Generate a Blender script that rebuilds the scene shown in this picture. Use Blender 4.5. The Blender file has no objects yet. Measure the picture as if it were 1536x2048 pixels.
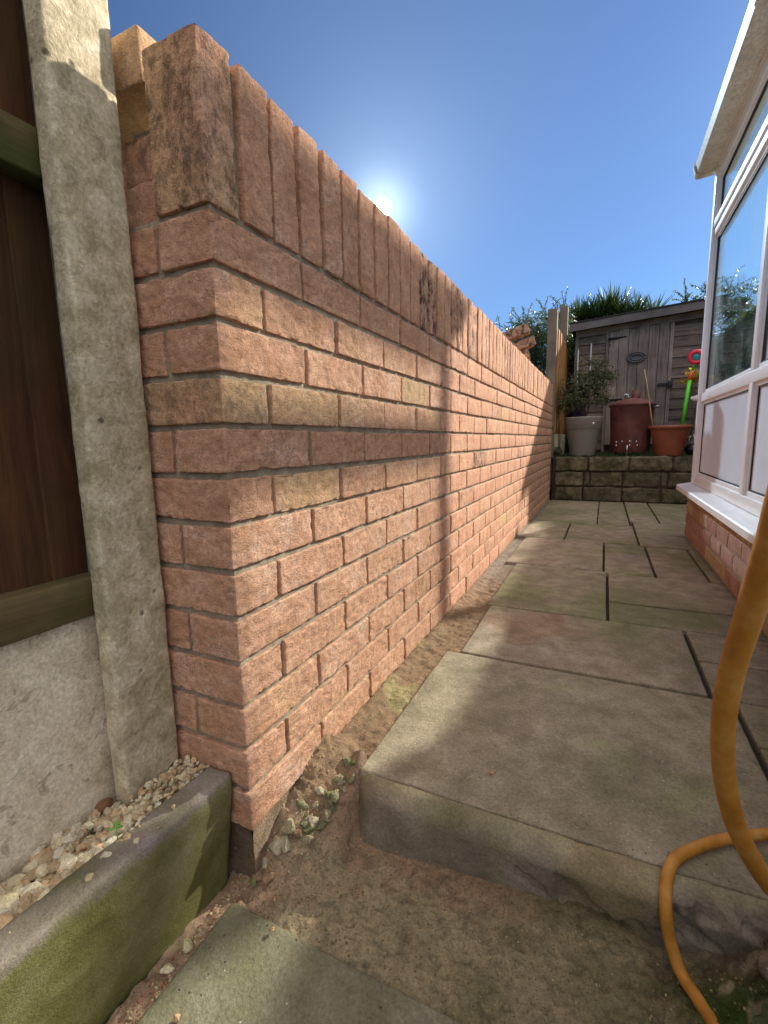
import bpy, math, random
from mathutils import Vector, Matrix, noise
import numpy as np
random.seed(7)
C = bpy.context.scene.collection
S = bpy.context.scene
R = math.radians

# ------------------------------------------------------------------ camera
cam = bpy.data.cameras.new('camera'); co = bpy.data.objects.new('camera', cam); C.objects.link(co)
cam.sensor_fit = 'HORIZONTAL'; cam.sensor_width = 36; cam.lens = 925.43/1536*36
cam.clip_start = 0.01; cam.clip_end = 600
yaw, pit, rol = R(-25.4327), R(-8.6047), R(-1.1057)
fw = Vector((math.sin(yaw)*math.cos(pit), math.cos(yaw)*math.cos(pit), math.sin(pit)))
rt = Vector((math.cos(yaw), -math.sin(yaw), 0)); up = rt.cross(fw)
r2 = math.cos(rol)*rt + math.sin(rol)*up; u2 = -math.sin(rol)*rt + math.cos(rol)*up
m = Matrix((r2, u2, -fw)).transposed().to_4x4(); m.translation = (0.50714, -0.52431, 0.64221)
co.matrix_world = m
S.camera = co

# ------------------------------------------------------------------ sky, sun, exposure
SHADE_FILL = 1.04
MIRROR_EL, MIRROR_AZ = R(28.7), R(29)          # mirrored across the wall line; azimuth from +Y towards +X
w = bpy.data.worlds.new('World'); S.world = w; w.use_nodes = True
nt = w.node_tree; nt.nodes.clear(); N = nt.nodes; Lk = nt.links
sky = N.new('ShaderNodeTexSky'); sky.sky_type = 'NISHITA'; sky.sun_disc = False
sky.sun_elevation = MIRROR_EL; sky.sun_rotation = MIRROR_AZ
sky.air_density = 1.0; sky.dust_density = 0.4; sky.ozone_density = 5
bg = N.new('ShaderNodeBackground'); bg.inputs[1].default_value = 0.052
tn = N.new('ShaderNodeVectorMath'); tn.operation = 'MULTIPLY'; tn.inputs[1].default_value = (.66, .90, 1.16)
Lk.new(sky.outputs[0], tn.inputs[0]); Lk.new(tn.outputs[0], bg.inputs[0])
tc = N.new('ShaderNodeTexCoord')
dt = N.new('ShaderNodeVectorMath'); dt.operation = 'DOT_PRODUCT'
dt.inputs[1].default_value = Vector((-0.38288485, 0.82356277, 0.41850156)).normalized()
nm = N.new('ShaderNodeVectorMath'); nm.operation = 'NORMALIZE'
Lk.new(tc.outputs['Generated'], nm.inputs[0]); Lk.new(nm.outputs[0], dt.inputs[0])
def mth(op, a, b=None):
    n = N.new('ShaderNodeMath'); n.operation = op
    for i, v in enumerate((a, b)):
        if v is None: continue
        if hasattr(v, 'links') or hasattr(v, 'is_linked'): Lk.new(v, n.inputs[i])
        else: n.inputs[i].default_value = v
    return n.outputs[0]
d0 = mth('MAXIMUM', dt.outputs['Value'], 0.0)
g1 = mth('MULTIPLY', mth('POWER', d0, 12.0), 0.09)
g2 = mth('MULTIPLY', mth('POWER', d0, 110.0), 0.12)
g3 = mth('MULTIPLY', mth('POWER', d0, 900.0), .36)
g4 = mth('MULTIPLY', mth('POWER', d0, 90000.0), 22000.0)
gs = mth('ADD', mth('ADD', g1, g2), mth('ADD', g3, g4))
bg2 = N.new('ShaderNodeBackground'); bg2.inputs[0].default_value = (0.72, 0.88, 1, 1)
Lk.new(gs, bg2.inputs[1])
# unseen pale cloud bank, added overhead to fill the shade
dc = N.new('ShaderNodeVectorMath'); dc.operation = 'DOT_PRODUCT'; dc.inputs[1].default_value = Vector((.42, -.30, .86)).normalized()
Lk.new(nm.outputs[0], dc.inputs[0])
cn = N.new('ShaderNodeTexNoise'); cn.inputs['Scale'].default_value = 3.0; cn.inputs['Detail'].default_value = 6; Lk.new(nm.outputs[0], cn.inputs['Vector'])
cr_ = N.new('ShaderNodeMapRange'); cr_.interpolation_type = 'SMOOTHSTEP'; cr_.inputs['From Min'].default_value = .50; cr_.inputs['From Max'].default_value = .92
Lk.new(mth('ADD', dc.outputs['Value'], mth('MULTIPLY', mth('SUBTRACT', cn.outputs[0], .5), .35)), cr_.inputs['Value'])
bg3 = N.new('ShaderNodeBackground'); bg3.inputs[0].default_value = (1.0, .92, .82, 1); Lk.new(mth('MULTIPLY', cr_.outputs[0], SHADE_FILL), bg3.inputs[1])
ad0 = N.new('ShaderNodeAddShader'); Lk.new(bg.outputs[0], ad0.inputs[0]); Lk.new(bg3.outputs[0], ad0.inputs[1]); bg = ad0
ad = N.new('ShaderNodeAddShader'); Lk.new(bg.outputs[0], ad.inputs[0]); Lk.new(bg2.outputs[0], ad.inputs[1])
wo = N.new('ShaderNodeOutputWorld'); Lk.new(ad.outputs[0], wo.inputs[0])
w.cycles.sampling_method = 'MANUAL'; w.cycles.sample_map_resolution = 2048
sl = bpy.data.lights.new('mirrored_sun', 'SUN'); sl.energy = 5.0; sl.angle = R(1.5); sl.color = (1.0, 0.93, 0.82)  # added from the mirrored side, for sunlight thrown back by the conservatory glass
so = bpy.data.objects.new('mirrored_sun', sl); C.objects.link(so)
sd = Vector((math.sin(MIRROR_AZ)*math.cos(MIRROR_EL), math.cos(MIRROR_AZ)*math.cos(MIRROR_EL), math.sin(MIRROR_EL)))
so.rotation_euler = sd.to_track_quat('Z', 'Y').to_euler()
so.location = (3, 6, 6)
S.view_settings.view_transform = 'Standard'; S.view_settings.look = 'None'
S.view_settings.exposure = 0.95; S.view_settings.gamma = 1
S.render.engine = 'CYCLES'
S.cycles.use_denoising = True
S.cycles.max_bounces = 8; S.cycles.diffuse_bounces = 5; S.cycles.transparent_max_bounces = 24
S.cycles.sample_clamp_indirect = 6

# ------------------------------------------------------------------ materials
class NT:
    def __init__(s, name):
        s.m = bpy.data.materials.new(name); s.m.use_nodes = True
        s.t = s.m.node_tree; s.t.nodes.clear()
        s.out = s.t.nodes.new('ShaderNodeOutputMaterial')
        s.tc = s.t.nodes.new('ShaderNodeTexCoord')
    def n(s, ty, **kw):
        x = s.t.nodes.new(ty)
        for k, v in kw.items(): setattr(x, k, v)
        return x
    def l(s, a, b): s.t.links.new(a, b)
    def inp(s, node, i, v):
        if hasattr(v, 'is_linked') and hasattr(v, 'links'): s.l(v, node.inputs[i])
        elif v is not None: node.inputs[i].default_value = v
    def math(s, op, a, b=0.0, c=None, clamp=False):
        x = s.n('ShaderNodeMath', operation=op, use_clamp=clamp); s.inp(x, 0, a); s.inp(x, 1, b)
        if c is not None: s.inp(x, 2, c)
        return x.outputs[0]
    def noise(s, vec, scale, detail=5, rough=.55, dist=0):
        x = s.n('ShaderNodeTexNoise'); s.inp(x, 'Vector', vec)
        x.inputs['Scale'].default_value = scale; x.inputs['Detail'].default_value = detail
        x.inputs['Roughness'].default_value = rough; x.inputs['Distortion'].default_value = dist
        return x.outputs[0]
    def vor(s, vec, scale, feature='F1'):
        x = s.n('ShaderNodeTexVoronoi', feature=feature); s.inp(x, 'Vector', vec); x.inputs['Scale'].default_value = scale
        return x
    def ramp(s, f, stops):
        x = s.n('ShaderNodeValToRGB'); s.l(f, x.inputs[0]); e = x.color_ramp.elements
        while len(e) < len(stops): e.new(.5)
        for i, (p, c) in enumerate(stops):
            e[i].position = p; e[i].color = (c, c, c, 1) if isinstance(c, (int, float)) else (*c, 1)
        return x.outputs[0]
    def mix(s, f, a, b, bt='MIX'):
        x = s.n('ShaderNodeMix', data_type='RGBA', blend_type=bt)
        s.inp(x, 0, f)
        for i, v in ((6, a), (7, b)):
            if isinstance(v, (tuple, list)): v = (*v, 1)[:4]
            s.inp(x, i, v)
        return x.outputs[2]
    def map(s, vec, sc=(1, 1, 1), rot=(0, 0, 0)):
        x = s.n('ShaderNodeMapping'); s.l(vec, x.inputs[0]); x.inputs['Scale'].default_value = sc
        x.inputs['Rotation'].default_value = rot
        return x.outputs[0]
    def attr(s, name):
        return s.n('ShaderNodeAttribute', attribute_name=name)
    def finish(s, color, rough=.9, bumps=(), spec=.3, metallic=0, coat=0, **kw):
        b = s.n('ShaderNodeBsdfPrincipled')
        if isinstance(color, (tuple, list)): b.inputs['Base Color'].default_value = (*color, 1)[:4]
        else: s.l(color, b.inputs['Base Color'])
        s.inp(b, 'Roughness', rough); b.inputs['Specular IOR Level'].default_value = spec
        b.inputs['Metallic'].default_value = metallic; b.inputs['Coat Weight'].default_value = coat
        for k, v in kw.items(): b.inputs[k].default_value = v
        prev = None
        for h, dist, st in bumps:
            x = s.n('ShaderNodeBump'); x.inputs['Distance'].default_value = dist; x.inputs['Strength'].default_value = st
            s.l(h, x.inputs['Height'])
            if prev: s.l(prev, x.inputs['Normal'])
            prev = x.outputs[0]
        if prev: s.l(prev, b.inputs['Normal'])
        s.l(b.outputs[0], s.out.inputs[0]); s.b = b
        return s.m

def brick_mat(name, pinkA, pinkB, buff, scale=1.0, white=(.72, .62, .54)):
    s = NT(name)
    a = s.attr('tint'); sep = s.n('ShaderNodeSeparateColor'); s.l(a.outputs['Color'], sep.inputs[0])
    sd_ = s.attr('seed')
    off = s.n('ShaderNodeVectorMath', operation='ADD'); s.l(s.tc.outputs['Object'], off.inputs[0])
    sc = s.n('ShaderNodeVectorMath', operation='SCALE'); sc.inputs[0].default_value = (7.3, 3.1, 5.7)
    s.l(sd_.outputs['Fac'], sc.inputs['Scale']); s.l(sc.outputs[0], off.inputs[1])
    v = off.outputs[0]
    mid = s.noise(v, 14*scale, 5, .6, .6)
    c = s.mix(s.ramp(mid, [(.3, 0.), (.7, 1.)]), pinkA, pinkB)
    hue = s.math('ADD', sep.outputs[0], s.math('MULTIPLY', s.math('SUBTRACT', s.noise(v, 9, 3), .5), 1.5))
    c = s.mix(s.ramp(hue, [(.35, 0.), (.8, 1.)]), c, buff)
    # sand faced grain
    gr = s.noise(v, 420, 3, .7)
    c = s.mix(s.ramp(gr, [(.32, .55), (.52, 0.)]), c, (.24, .115, .075))
    md = s.noise(v, 75, 5, .7, .4); c = s.mix(1.0, c, s.ramp(md, [(.3, .72), (.7, 1.2)]), 'MULTIPLY')
    # pores, dark pits
    pit_ = s.vor(v, 90); c = s.mix(s.ramp(pit_.outputs['Distance'], [(.04, .8), (.13, 0.)]), c, (.10, .05, .035))
    # creases
    vs = s.map(v, (1, 1, 2.0), (0.5, .2, 0))
    cr = s.noise(vs, 34*scale, 6, .62, 2.6)
    rid = s.math('ABSOLUTE', s.math('SUBTRACT', cr, .5))
    # white sandy efflorescence along the creases
    wm = s.math('MULTIPLY', s.ramp(rid, [(.0, .8), (.035, 0.)]), s.ramp(s.noise(v, 13, 3, .6, .3), [(.5, 0.), (.68, 1.)]))
    wm = s.math('MULTIPLY', wm, s.math('ADD', s.math('MULTIPLY', sep.outputs[2], 1.2), .25), clamp=True)
    c = s.mix(wm, c, white)
    # burnt blue-black patches, also the loose pile's backlit shade
    dk = s.math('MULTIPLY', s.ramp(s.noise(s.map(v, (1, 1, .6)), 42, 8, .8, .3), [(.46, 0.), (.58, .95)]), sep.outputs[1], clamp=True)
    c = s.mix(dk, c, (.055, .042, .036))
    return s.finish(c, .92, [(rid, .006, .9), (mid, .006, .5), (md, .0022, .9), (gr, .0012, .6), (s.ramp(pit_.outputs['Distance'], [(.04, 0.), (.13, 1.)]), .0012, .6)], spec=.15)

def stone_mat(name, cols, scale=8, stain=None, stain_scale=3, stain_lo=.5, stain_hi=.65, stain_amt=1.0, speck=None, speck_scale=120,
              speck_lim=.09, fine=300, bump=.002, bfine=.0006, rough=.92, attr=None, stretch=(1, 1, 1), dist=.3, pits=None, spec=.2, cracks=None):
    s = NT(name)
    v = s.tc.outputs['Object']
    if stretch != (1, 1, 1): v = s.map(v, stretch)
    n1 = s.noise(v, scale, 7, .62, dist)
    k = len(cols)
    c = s.ramp(n1, [(.32+.36*i/(k-1), cols[i]) for i in range(k)])
    if attr:
        a = s.attr(attr); c = s.mix(1.0, c, a.outputs['Color'], 'MULTIPLY')
    if stain:
        n2 = s.noise(v, stain_scale, 6, .65, .6)
        f = s.math('MULTIPLY', s.ramp(n2, [(stain_lo, 0.), (stain_hi, 1.)]), stain_amt)
        c = s.mix(f, c, stain)
    fn = s.noise(v, fine, 4, .7)
    c = s.mix(1.0, c, s.ramp(fn, [(.25, .62), (.75, 1.3)]), 'MULTIPLY')
    bumps = [(n1, bump*3, .6), (s.noise(v, scale*6, 6, .7, .4), bump, .8), (fn, bfine, .7)]
    if speck:
        vv = s.vor(v, speck_scale)
        wn = s.math('LESS_THAN', s.noise(v, speck_scale*.33, 2), .46)
        f = s.math('MULTIPLY', s.ramp(vv.outputs['Distance'], [(speck_lim, 1.), (speck_lim*1.6, 0.)]), wn)
        c = s.mix(f, c, speck)
    if pits:
        vp = s.vor(v, pits); fp = s.ramp(vp.outputs['Distance'], [(.05, 0.), (.12, 1.)])
        c = s.mix(1.0, c, s.ramp(vp.outputs['Distance'], [(.04, .35), (.1, 1.)]), 'MULTIPLY')
        bumps.append((fp, .002, .8))
    if cracks:
        vc = s.vor(s.map(v, (1, 1, 1)), cracks, 'DISTANCE_TO_EDGE')
        dn = s.n('ShaderNodeVectorMath', operation='ADD'); s.l(v, dn.inputs[0])
        nc = s.t.nodes.new('ShaderNodeTexNoise'); s.l(v, nc.inputs['Vector']); nc.inputs['Scale'].default_value = cracks*2
        s2 = s.n('ShaderNodeVectorMath', operation='SCALE'); s.l(nc.outputs['Color'], s2.inputs[0]); s2.inputs['Scale'].default_value = .06
        s.l(s2.outputs[0], dn.inputs[1]); s.l(dn.outputs[0], vc.inputs['Vector'])
        f = s.math('MULTIPLY', s.ramp(vc.outputs['Distance'], [(.012, 1.), (.04, 0.)]), s.ramp(s.noise(v, cracks*.4, 2), [(.5, 0.), (.6, 1.)]))
        c = s.mix(f, c, (.12, .09, .06))
    return s.finish(c, rough, bumps, spec=spec)

def wood_mat(name, cA, cB, axis=2, green=None, rough=.85, scale=1.0, green_amt=.7, attr=None):
    s = NT(name); v = s.tc.outputs['Object']
    st = [26*scale]*3; st[axis] = 1.6*scale
    vm = s.map(v, tuple(st))
    g = s.noise(vm, 2.2, 7, .68, .8)
    c = s.mix(s.ramp(g, [(.28, 0.), (.7, 1.)]), cA, cB)
    if attr: c = s.mix(1.0, c, s.attr(attr).outputs['Color'], 'MULTIPLY')
    big = s.noise(v, 5, 4, .6); c = s.mix(1.0, c, s.ramp(big, [(.3, .7), (.7, 1.2)]), 'MULTIPLY')
    kn = s.vor(s.map(v, tuple([6 if i != axis else 2.2 for i in range(3)])), 1.6)
    c = s.mix(s.ramp(kn.outputs['Distance'], [(.05, .75), (.12, 0.)]), c, tuple(x*.35 for x in cA))
    if green:
        c = s.mix(s.math('MULTIPLY', s.ramp(s.noise(v, 7, 5, .6), [(.42, 0.), (.62, 1.)]), green_amt), c, green)
    return s.finish(c, rough, [(g, .002, .6), (s.noise(v, 300, 2), .0004, .5)], spec=.25)

def plain(name, c, rough=.5, metallic=0, spec=.5, var=.12, bump=.0004, sc=40, **kw):
    s = NT(name); v = s.tc.outputs['Object']; n = s.noise(v, sc, 5, .6)
    col = s.mix(1.0, c, s.ramp(n, [(.3, 1-var), (.7, 1+var)]), 'MULTIPLY')
    return s.finish(col, rough, [(n, bump, .5)], spec=spec, metallic=metallic, **kw)

M = {}
M['brick'] = brick_mat('facing_brick', (.69, .40, .265), (.51, .26, .15), (.61, .385, .21))
M['brick_old'] = brick_mat('dwarf_brick', (.46, .27, .19), (.36, .19, .13), (.50, .36, .22), white=(.7, .66, .6))
M['mortar'] = stone_mat('mortar', [(.22, .175, .12), (.32, .265, .19), (.42, .355, .26)], 30, fine=420, bump=.0016, bfine=.0007, rough=.95)
M['mortar_old'] = stone_mat('old_mortar', [(.30, .22, .16), (.40, .30, .22)], 20, fine=300)
M['post'] = stone_mat('post_concrete', [(.36, .30, .19), (.55, .47, .32), (.72, .64, .48)], 30, stain=(.27, .22, .12), stain_scale=5, stain_amt=.55,
                      stain_lo=.46, stain_hi=.66, fine=160, bump=.002, pits=20, dist=.5)
M['gravel_board'] = stone_mat('gravel_board_concrete', [(.50, .41, .29), (.70, .60, .45), (.80, .72, .57)], 11, stain=(.24, .18, .11), stain_scale=38, stain_lo=.58,
                              stain_hi=.63, stain_amt=.5, fine=220, bump=.0014, dist=.8)
M['kerb'] = stone_mat('kerb_moss', [(.10, .10, .028), (.16, .15, .05), (.24, .215, .10)], 9, stain=(.30, .27, .18), stain_scale=4.2, stain_lo=.55, stain_hi=.7, stain_amt=.5,
                      fine=330, bump=.0016, bfine=.0018, attr='col')
M['slab'] = stone_mat('paving_concrete', [(.19, .148, .10), (.265, .212, .145), (.34, .28, .20)], 14, stain=(.15, .14, .065), stain_scale=2.1, stain_lo=.47, stain_hi=.66,
                      stain_amt=.8, speck=(.52, .48, .40), speck_scale=78, speck_lim=.075, fine=190, bump=.0028, bfine=.0016, pits=60, attr='col', rough=.8, spec=.35)
M['riser'] = stone_mat('riser_concrete', [(.16, .13, .09), (.23, .185, .135), (.30, .25, .185)], 9, stain=(.13, .12, .05), stain_scale=4, stain_lo=.5, stain_hi=.66, stain_amt=.75,
                       fine=220, bump=.0024, bfine=.0013, attr='col', cracks=2.5)
M['rough'] = stone_mat('rough_ground', [(.6, .6, .6), (.95, .95, .95), (1.25, 1.2, 1.15)], 40, fine=260, bump=.004, bfine=.0022, attr='col', dist=.6, pits=85,
                       speck=(.42, .38, .3), speck_scale=55, speck_lim=.06)
M['bed'] = stone_mat('joint_soil', [(.03, .024, .016), (.06, .05, .03)], 40, fine=200, bump=.002)
M['earth'] = stone_mat('earth', [(.05, .04, .025), (.09, .075, .04)], 3, stain=(.04, .07, .02), stain_scale=2, fine=60, bump=.01)
M['walling'] = stone_mat('walling_stone', [(.13, .105, .065), (.20, .165, .10), (.28, .235, .15)], 14, stain=(.05, .052, .02), stain_scale=7, stain_lo=.42, stain_hi=.62, stain_amt=.8,
                         fine=160, bump=.008, dist=1.2, attr='col')
M['walling_joint'] = stone_mat('walling_mortar', [(.06, .04, .028), (.10, .07, .05)], 20, fine=120)
M['gravel'] = stone_mat('gravel_stone', [(.42, .36, .25), (.6, .53, .39), (.7, .64, .5)], 30, fine=260, bump=.0015, attr='col')
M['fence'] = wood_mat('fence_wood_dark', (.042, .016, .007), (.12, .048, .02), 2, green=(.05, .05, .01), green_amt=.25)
M['rail'] = wood_mat('fence_rail_wood', (.09, .06, .025), (.15, .11, .05), 1, green=(.05, .06, .015), green_amt=.75)
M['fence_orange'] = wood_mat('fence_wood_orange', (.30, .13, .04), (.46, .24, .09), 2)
M['timber_post'] = wood_mat('timber_post', (.17, .125, .085), (.27, .205, .145), 2)
M['shed'] = wood_mat('shed_wood', (.085, .065, .052), (.31, .245, .20), 0, attr='col')
M['shed_v'] = wood_mat('shed_door_wood', (.13, .105, .085), (.37, .30, .25), 2, attr='col')
M['fascia'] = wood_mat('shed_fascia_wood', (.12, .10, .095), (.2, .17, .16), 0)
M['felt'] = stone_mat('roof_felt', [(.03, .03, .032), (.05, .05, .05)], 10, fine=200)
M['iron'] = plain('black_iron', (.012, .012, .014), .6)
M['iron_grey'] = plain('grey_iron', (.09, .085, .085), .5)
M['pvc'] = plain('white_pvc', (.78, .775, .76), .35, var=.05, bump=.0001, sc=14)
M['gutter'] = stone_mat('gutter_plastic', [(.5, .47, .38), (.62, .59, .5), (.7, .68, .6)], 9, fine=80, bump=.0002, bfine=.0001, rough=.45, spec=.5)
M['gasket'] = plain('rubber_gasket', (.01, .01, .012), .6)
M['panel'] = plain('white_panel', (.70, .76, .84), .3, var=.05, bump=.0001, sc=5)
M['plaster'] = plain('cream_plaster', (.55, .52, .45), .9)
M['tile'] = plain('floor_tile', (.35, .31, .26), .5)
M['pot_grey'] = plain('taupe_plastic', (.31, .275, .235), .45, var=.06)
M['pot_terra'] = plain('terracotta_plastic', (.36, .105, .05), .45, var=.15, sc=12)
M['bin'] = stone_mat('rusty_bin_metal', [(.10, .03, .022), (.155, .045, .032), (.20, .07, .05)], 6, stain=(.04, .03, .028), stain_scale=5, stain_lo=.55, stain_hi=.7, fine=120, bump=.0007, rough=.6, spec=.4)
M['steel'] = plain('galvanised_steel', (.5, .5, .5), .35, metallic=.8)
M['chrome'] = plain('bright_metal', (.8, .8, .8), .15, metallic=1)
M['soil'] = plain('potting_soil', (.03, .02, .014), .95, bump=.01, sc=60)
M['cane'] = plain('bamboo', (.42, .3, .16), .6)
M['lime'] = plain('lime_plastic', (.13, .72, .03), .35, var=.05)
M['red'] = plain('red_plastic', (.85, .025, .05), .35, var=.05)
M['teal'] = plain('teal_plastic', (.02, .30, .28), .35)
M['orange'] = plain('orange_plastic', (.85, .16, .02), .35)
M['white'] = plain('white_paint', (.8, .8, .78), .4)
M['purple'] = plain('purple_cloth', (.06, .03, .12), .8)
M['plastic_black'] = plain('black_plastic', (.012, .013, .016), .3)
M['bark'] = wood_mat('bark', (.06, .045, .03), (.14, .10, .07), 2)

def hose_mat():
    s = NT('ochre_hose'); v = s.tc.outputs['Object']
    n = s.noise(v, 30, 5, .6); f = s.noise(v, 500, 3, .6)
    c = s.ramp(n, [(.3, (.34, .135, .016)), (.5, (.47, .20, .028)), (.75, (.56, .29, .08))])
    c = s.mix(s.ramp(s.noise(v, 55, 6, .7), [(.6, 0.), (.74, .5)]), c, (.22, .13, .06))
    return s.finish(c, .55, [(f, .0004, .5), (n, .0006, .4)], spec=.3)
M['hose'] = hose_mat()

def leaf_mat(name, cA, cB, trans=.35, rough=.5, spec=.4):
    s = NT(name)
    a = s.attr('col'); sep = s.n('ShaderNodeSeparateColor'); s.l(a.outputs['Color'], sep.inputs[0])
    c = s.mix(sep.outputs[0], cA, cB)
    b = s.n('ShaderNodeBsdfPrincipled'); s.l(c, b.inputs['Base Color']); b.inputs['Roughness'].default_value = rough
    b.inputs['Specular IOR Level'].default_value = spec
    t = s.n('ShaderNodeBsdfTranslucent'); s.l(s.mix(1.0, c, (1.1, 1.25, .6), 'MULTIPLY'), t.inputs[0])
    mx = s.n('ShaderNodeMixShader'); mx.inputs[0].default_value = trans
    s.l(b.outputs[0], mx.inputs[1]); s.l(t.outputs[0], mx.inputs[2]); s.l(mx.outputs[0], s.out.inputs[0])
    return s.m
M['leaf_bush'] = leaf_mat('bush_leaves', (.04, .07, .03), (.10, .14, .06), rough=.3, spec=.6)
M['leaf_shrub'] = leaf_mat('shrub_leaves', (.05, .06, .03), (.20, .20, .09), rough=.45)
M['leaf_yucca'] = leaf_mat('spiky_leaves', (.025, .05, .025), (.11, .15, .05), rough=.28, spec=.6, trans=.2)
M['leaf_yellow'] = leaf_mat('yellow_leaves', (.45, .26, .03), (.6, .45, .08), trans=.5)
M['leaf_green'] = leaf_mat('bright_leaves', (.05, .16, .02), (.12, .35, .04), trans=.4)
M['leaf_hedge'] = leaf_mat('hedge_leaves', (.04, .065, .025), (.10, .14, .05))
M['grass'] = leaf_mat('grass_blades', (.02, .06, .02), (.05, .12, .04))

def glass_mat(name, tint, refl, smear=.12):
    s = NT(name); v = s.tc.outputs['Object']
    tr = s.n('ShaderNodeBsdfTransparent'); tr.inputs[0].default_value = (*tint, 1)
    gl = s.n('ShaderNodeBsdfGlossy'); gl.inputs[0].default_value = (.9, 1, .98, 1); gl.inputs['Roughness'].default_value = .02
    wv = s.noise(v, 3.5, 2, .5, .5)
    bp = s.n('ShaderNodeBump'); bp.inputs['Distance'].default_value = .004; bp.inputs['Strength'].default_value = .25
    s.l(wv, bp.inputs['Height']); s.l(bp.outputs[0], gl.inputs['Normal'])
    fr = s.n('ShaderNodeLayerWeight'); fr.inputs[0].default_value = .5
    f = s.math('ADD', s.math('MULTIPLY', s.math('POWER', fr.outputs['Facing'], 5.0), .7), refl, clamp=True)
    m1 = s.n('ShaderNodeMixShader'); s.l(f, m1.inputs[0]); s.l(tr.outputs[0], m1.inputs[1]); s.l(gl.outputs[0], m1.inputs[2])
    df = s.n('ShaderNodeBsdfDiffuse'); df.inputs[0].default_value = (.7, .85, .82, 1)
    sm = s.math('MULTIPLY', s.ramp(s.noise(s.map(v, (1, 1, .5), (.7, 0, 0)), 3.2, 5, .6, 1.6), [(.45, 0.), (.75, 1.)]), smear)
    m2 = s.n('ShaderNodeMixShader'); s.l(sm, m2.inputs[0]); s.l(m1.outputs[0], m2.inputs[1]); s.l(df.outputs[0], m2.inputs[2])
    s.l(m2.outputs[0], s.out.inputs[0])
    return s.m
M['glass'] = glass_mat('window_glass', (.965, .995, .99), .035, .13)
M['glass_clear'] = glass_mat('roof_glass', (.985, .99, .99), .01, .0)

# ------------------------------------------------------------------ mesh helpers
class MB:
    def __init__(s): s.v = []; s.f = []; s.c = []; s.t = []; s.sd = []; s.sm = []; s.off = Vector((0, 0, 0))
    def add(s, vs, fs, col=(1, 1, 1), tint=(0, 0, 0), seed=0., smooth=False):
        b = len(s.v); s.v.extend(vs); s.f.extend([tuple(b+i for i in f) for f in fs])
        if isinstance(col, list): s.c.extend(col)
        else: s.c.extend([col]*len(vs))
        s.t.extend([tint]*len(vs)); s.sd.extend([seed]*len(vs)); s.sm.extend([smooth]*len(fs))
    def build(s, name, mat, parent=None, origin=None):
        o0 = Vector(origin) if origin is not None else (parent_world(parent) if parent else Vector((0, 0, 0)))
        me = bpy.data.meshes.new(name)
        me.from_pydata([tuple(Vector(v)-o0) for v in s.v], [], s.f)
        me.polygons.foreach_set('use_smooth', s.sm)
        a = me.attributes.new('col', 'FLOAT_COLOR', 'POINT'); a.data.foreach_set('color', np.array([(*c, 1) for c in s.c], dtype=np.float32).ravel())
        a = me.attributes.new('tint', 'FLOAT_COLOR', 'POINT'); a.data.foreach_set('color', np.array([(*c, 1) for c in s.t], dtype=np.float32).ravel())
        a = me.attributes.new('seed', 'FLOAT', 'POINT'); a.data.foreach_set('value', np.array(s.sd, dtype=np.float32))
        me.materials.append(M[mat] if isinstance(mat, str) else mat)
        me.update()
        o = bpy.data.objects.new(name, me); C.objects.link(o)
        if parent: o.parent = parent
        else: o.location = o0
        return o
def parent_world(p):
    v = Vector((0, 0, 0))
    while p: v += p.location; p = p.parent
    return v
def tag(o, label=None, cat=None, group=None, kind=None):
    for k, v in (('label', label), ('category', cat), ('group', group), ('kind', kind)):
        if v: o[k] = v
    return o
def thing(name, label, cat, loc, group=None):
    o = bpy.data.objects.new(name, None); C.objects.link(o); o.location = loc; o.empty_display_size = .05
    return tag(o, label, cat, group)
def nz(x, y, z=0, s=1.0): return noise.noise(Vector((x*s, y*s, z*s)))
def fbm(x, y, z, s=1.0, o=4): return noise.fractal(Vector((x*s, y*s, z*s)), 1.0, 2.0, o)

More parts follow.
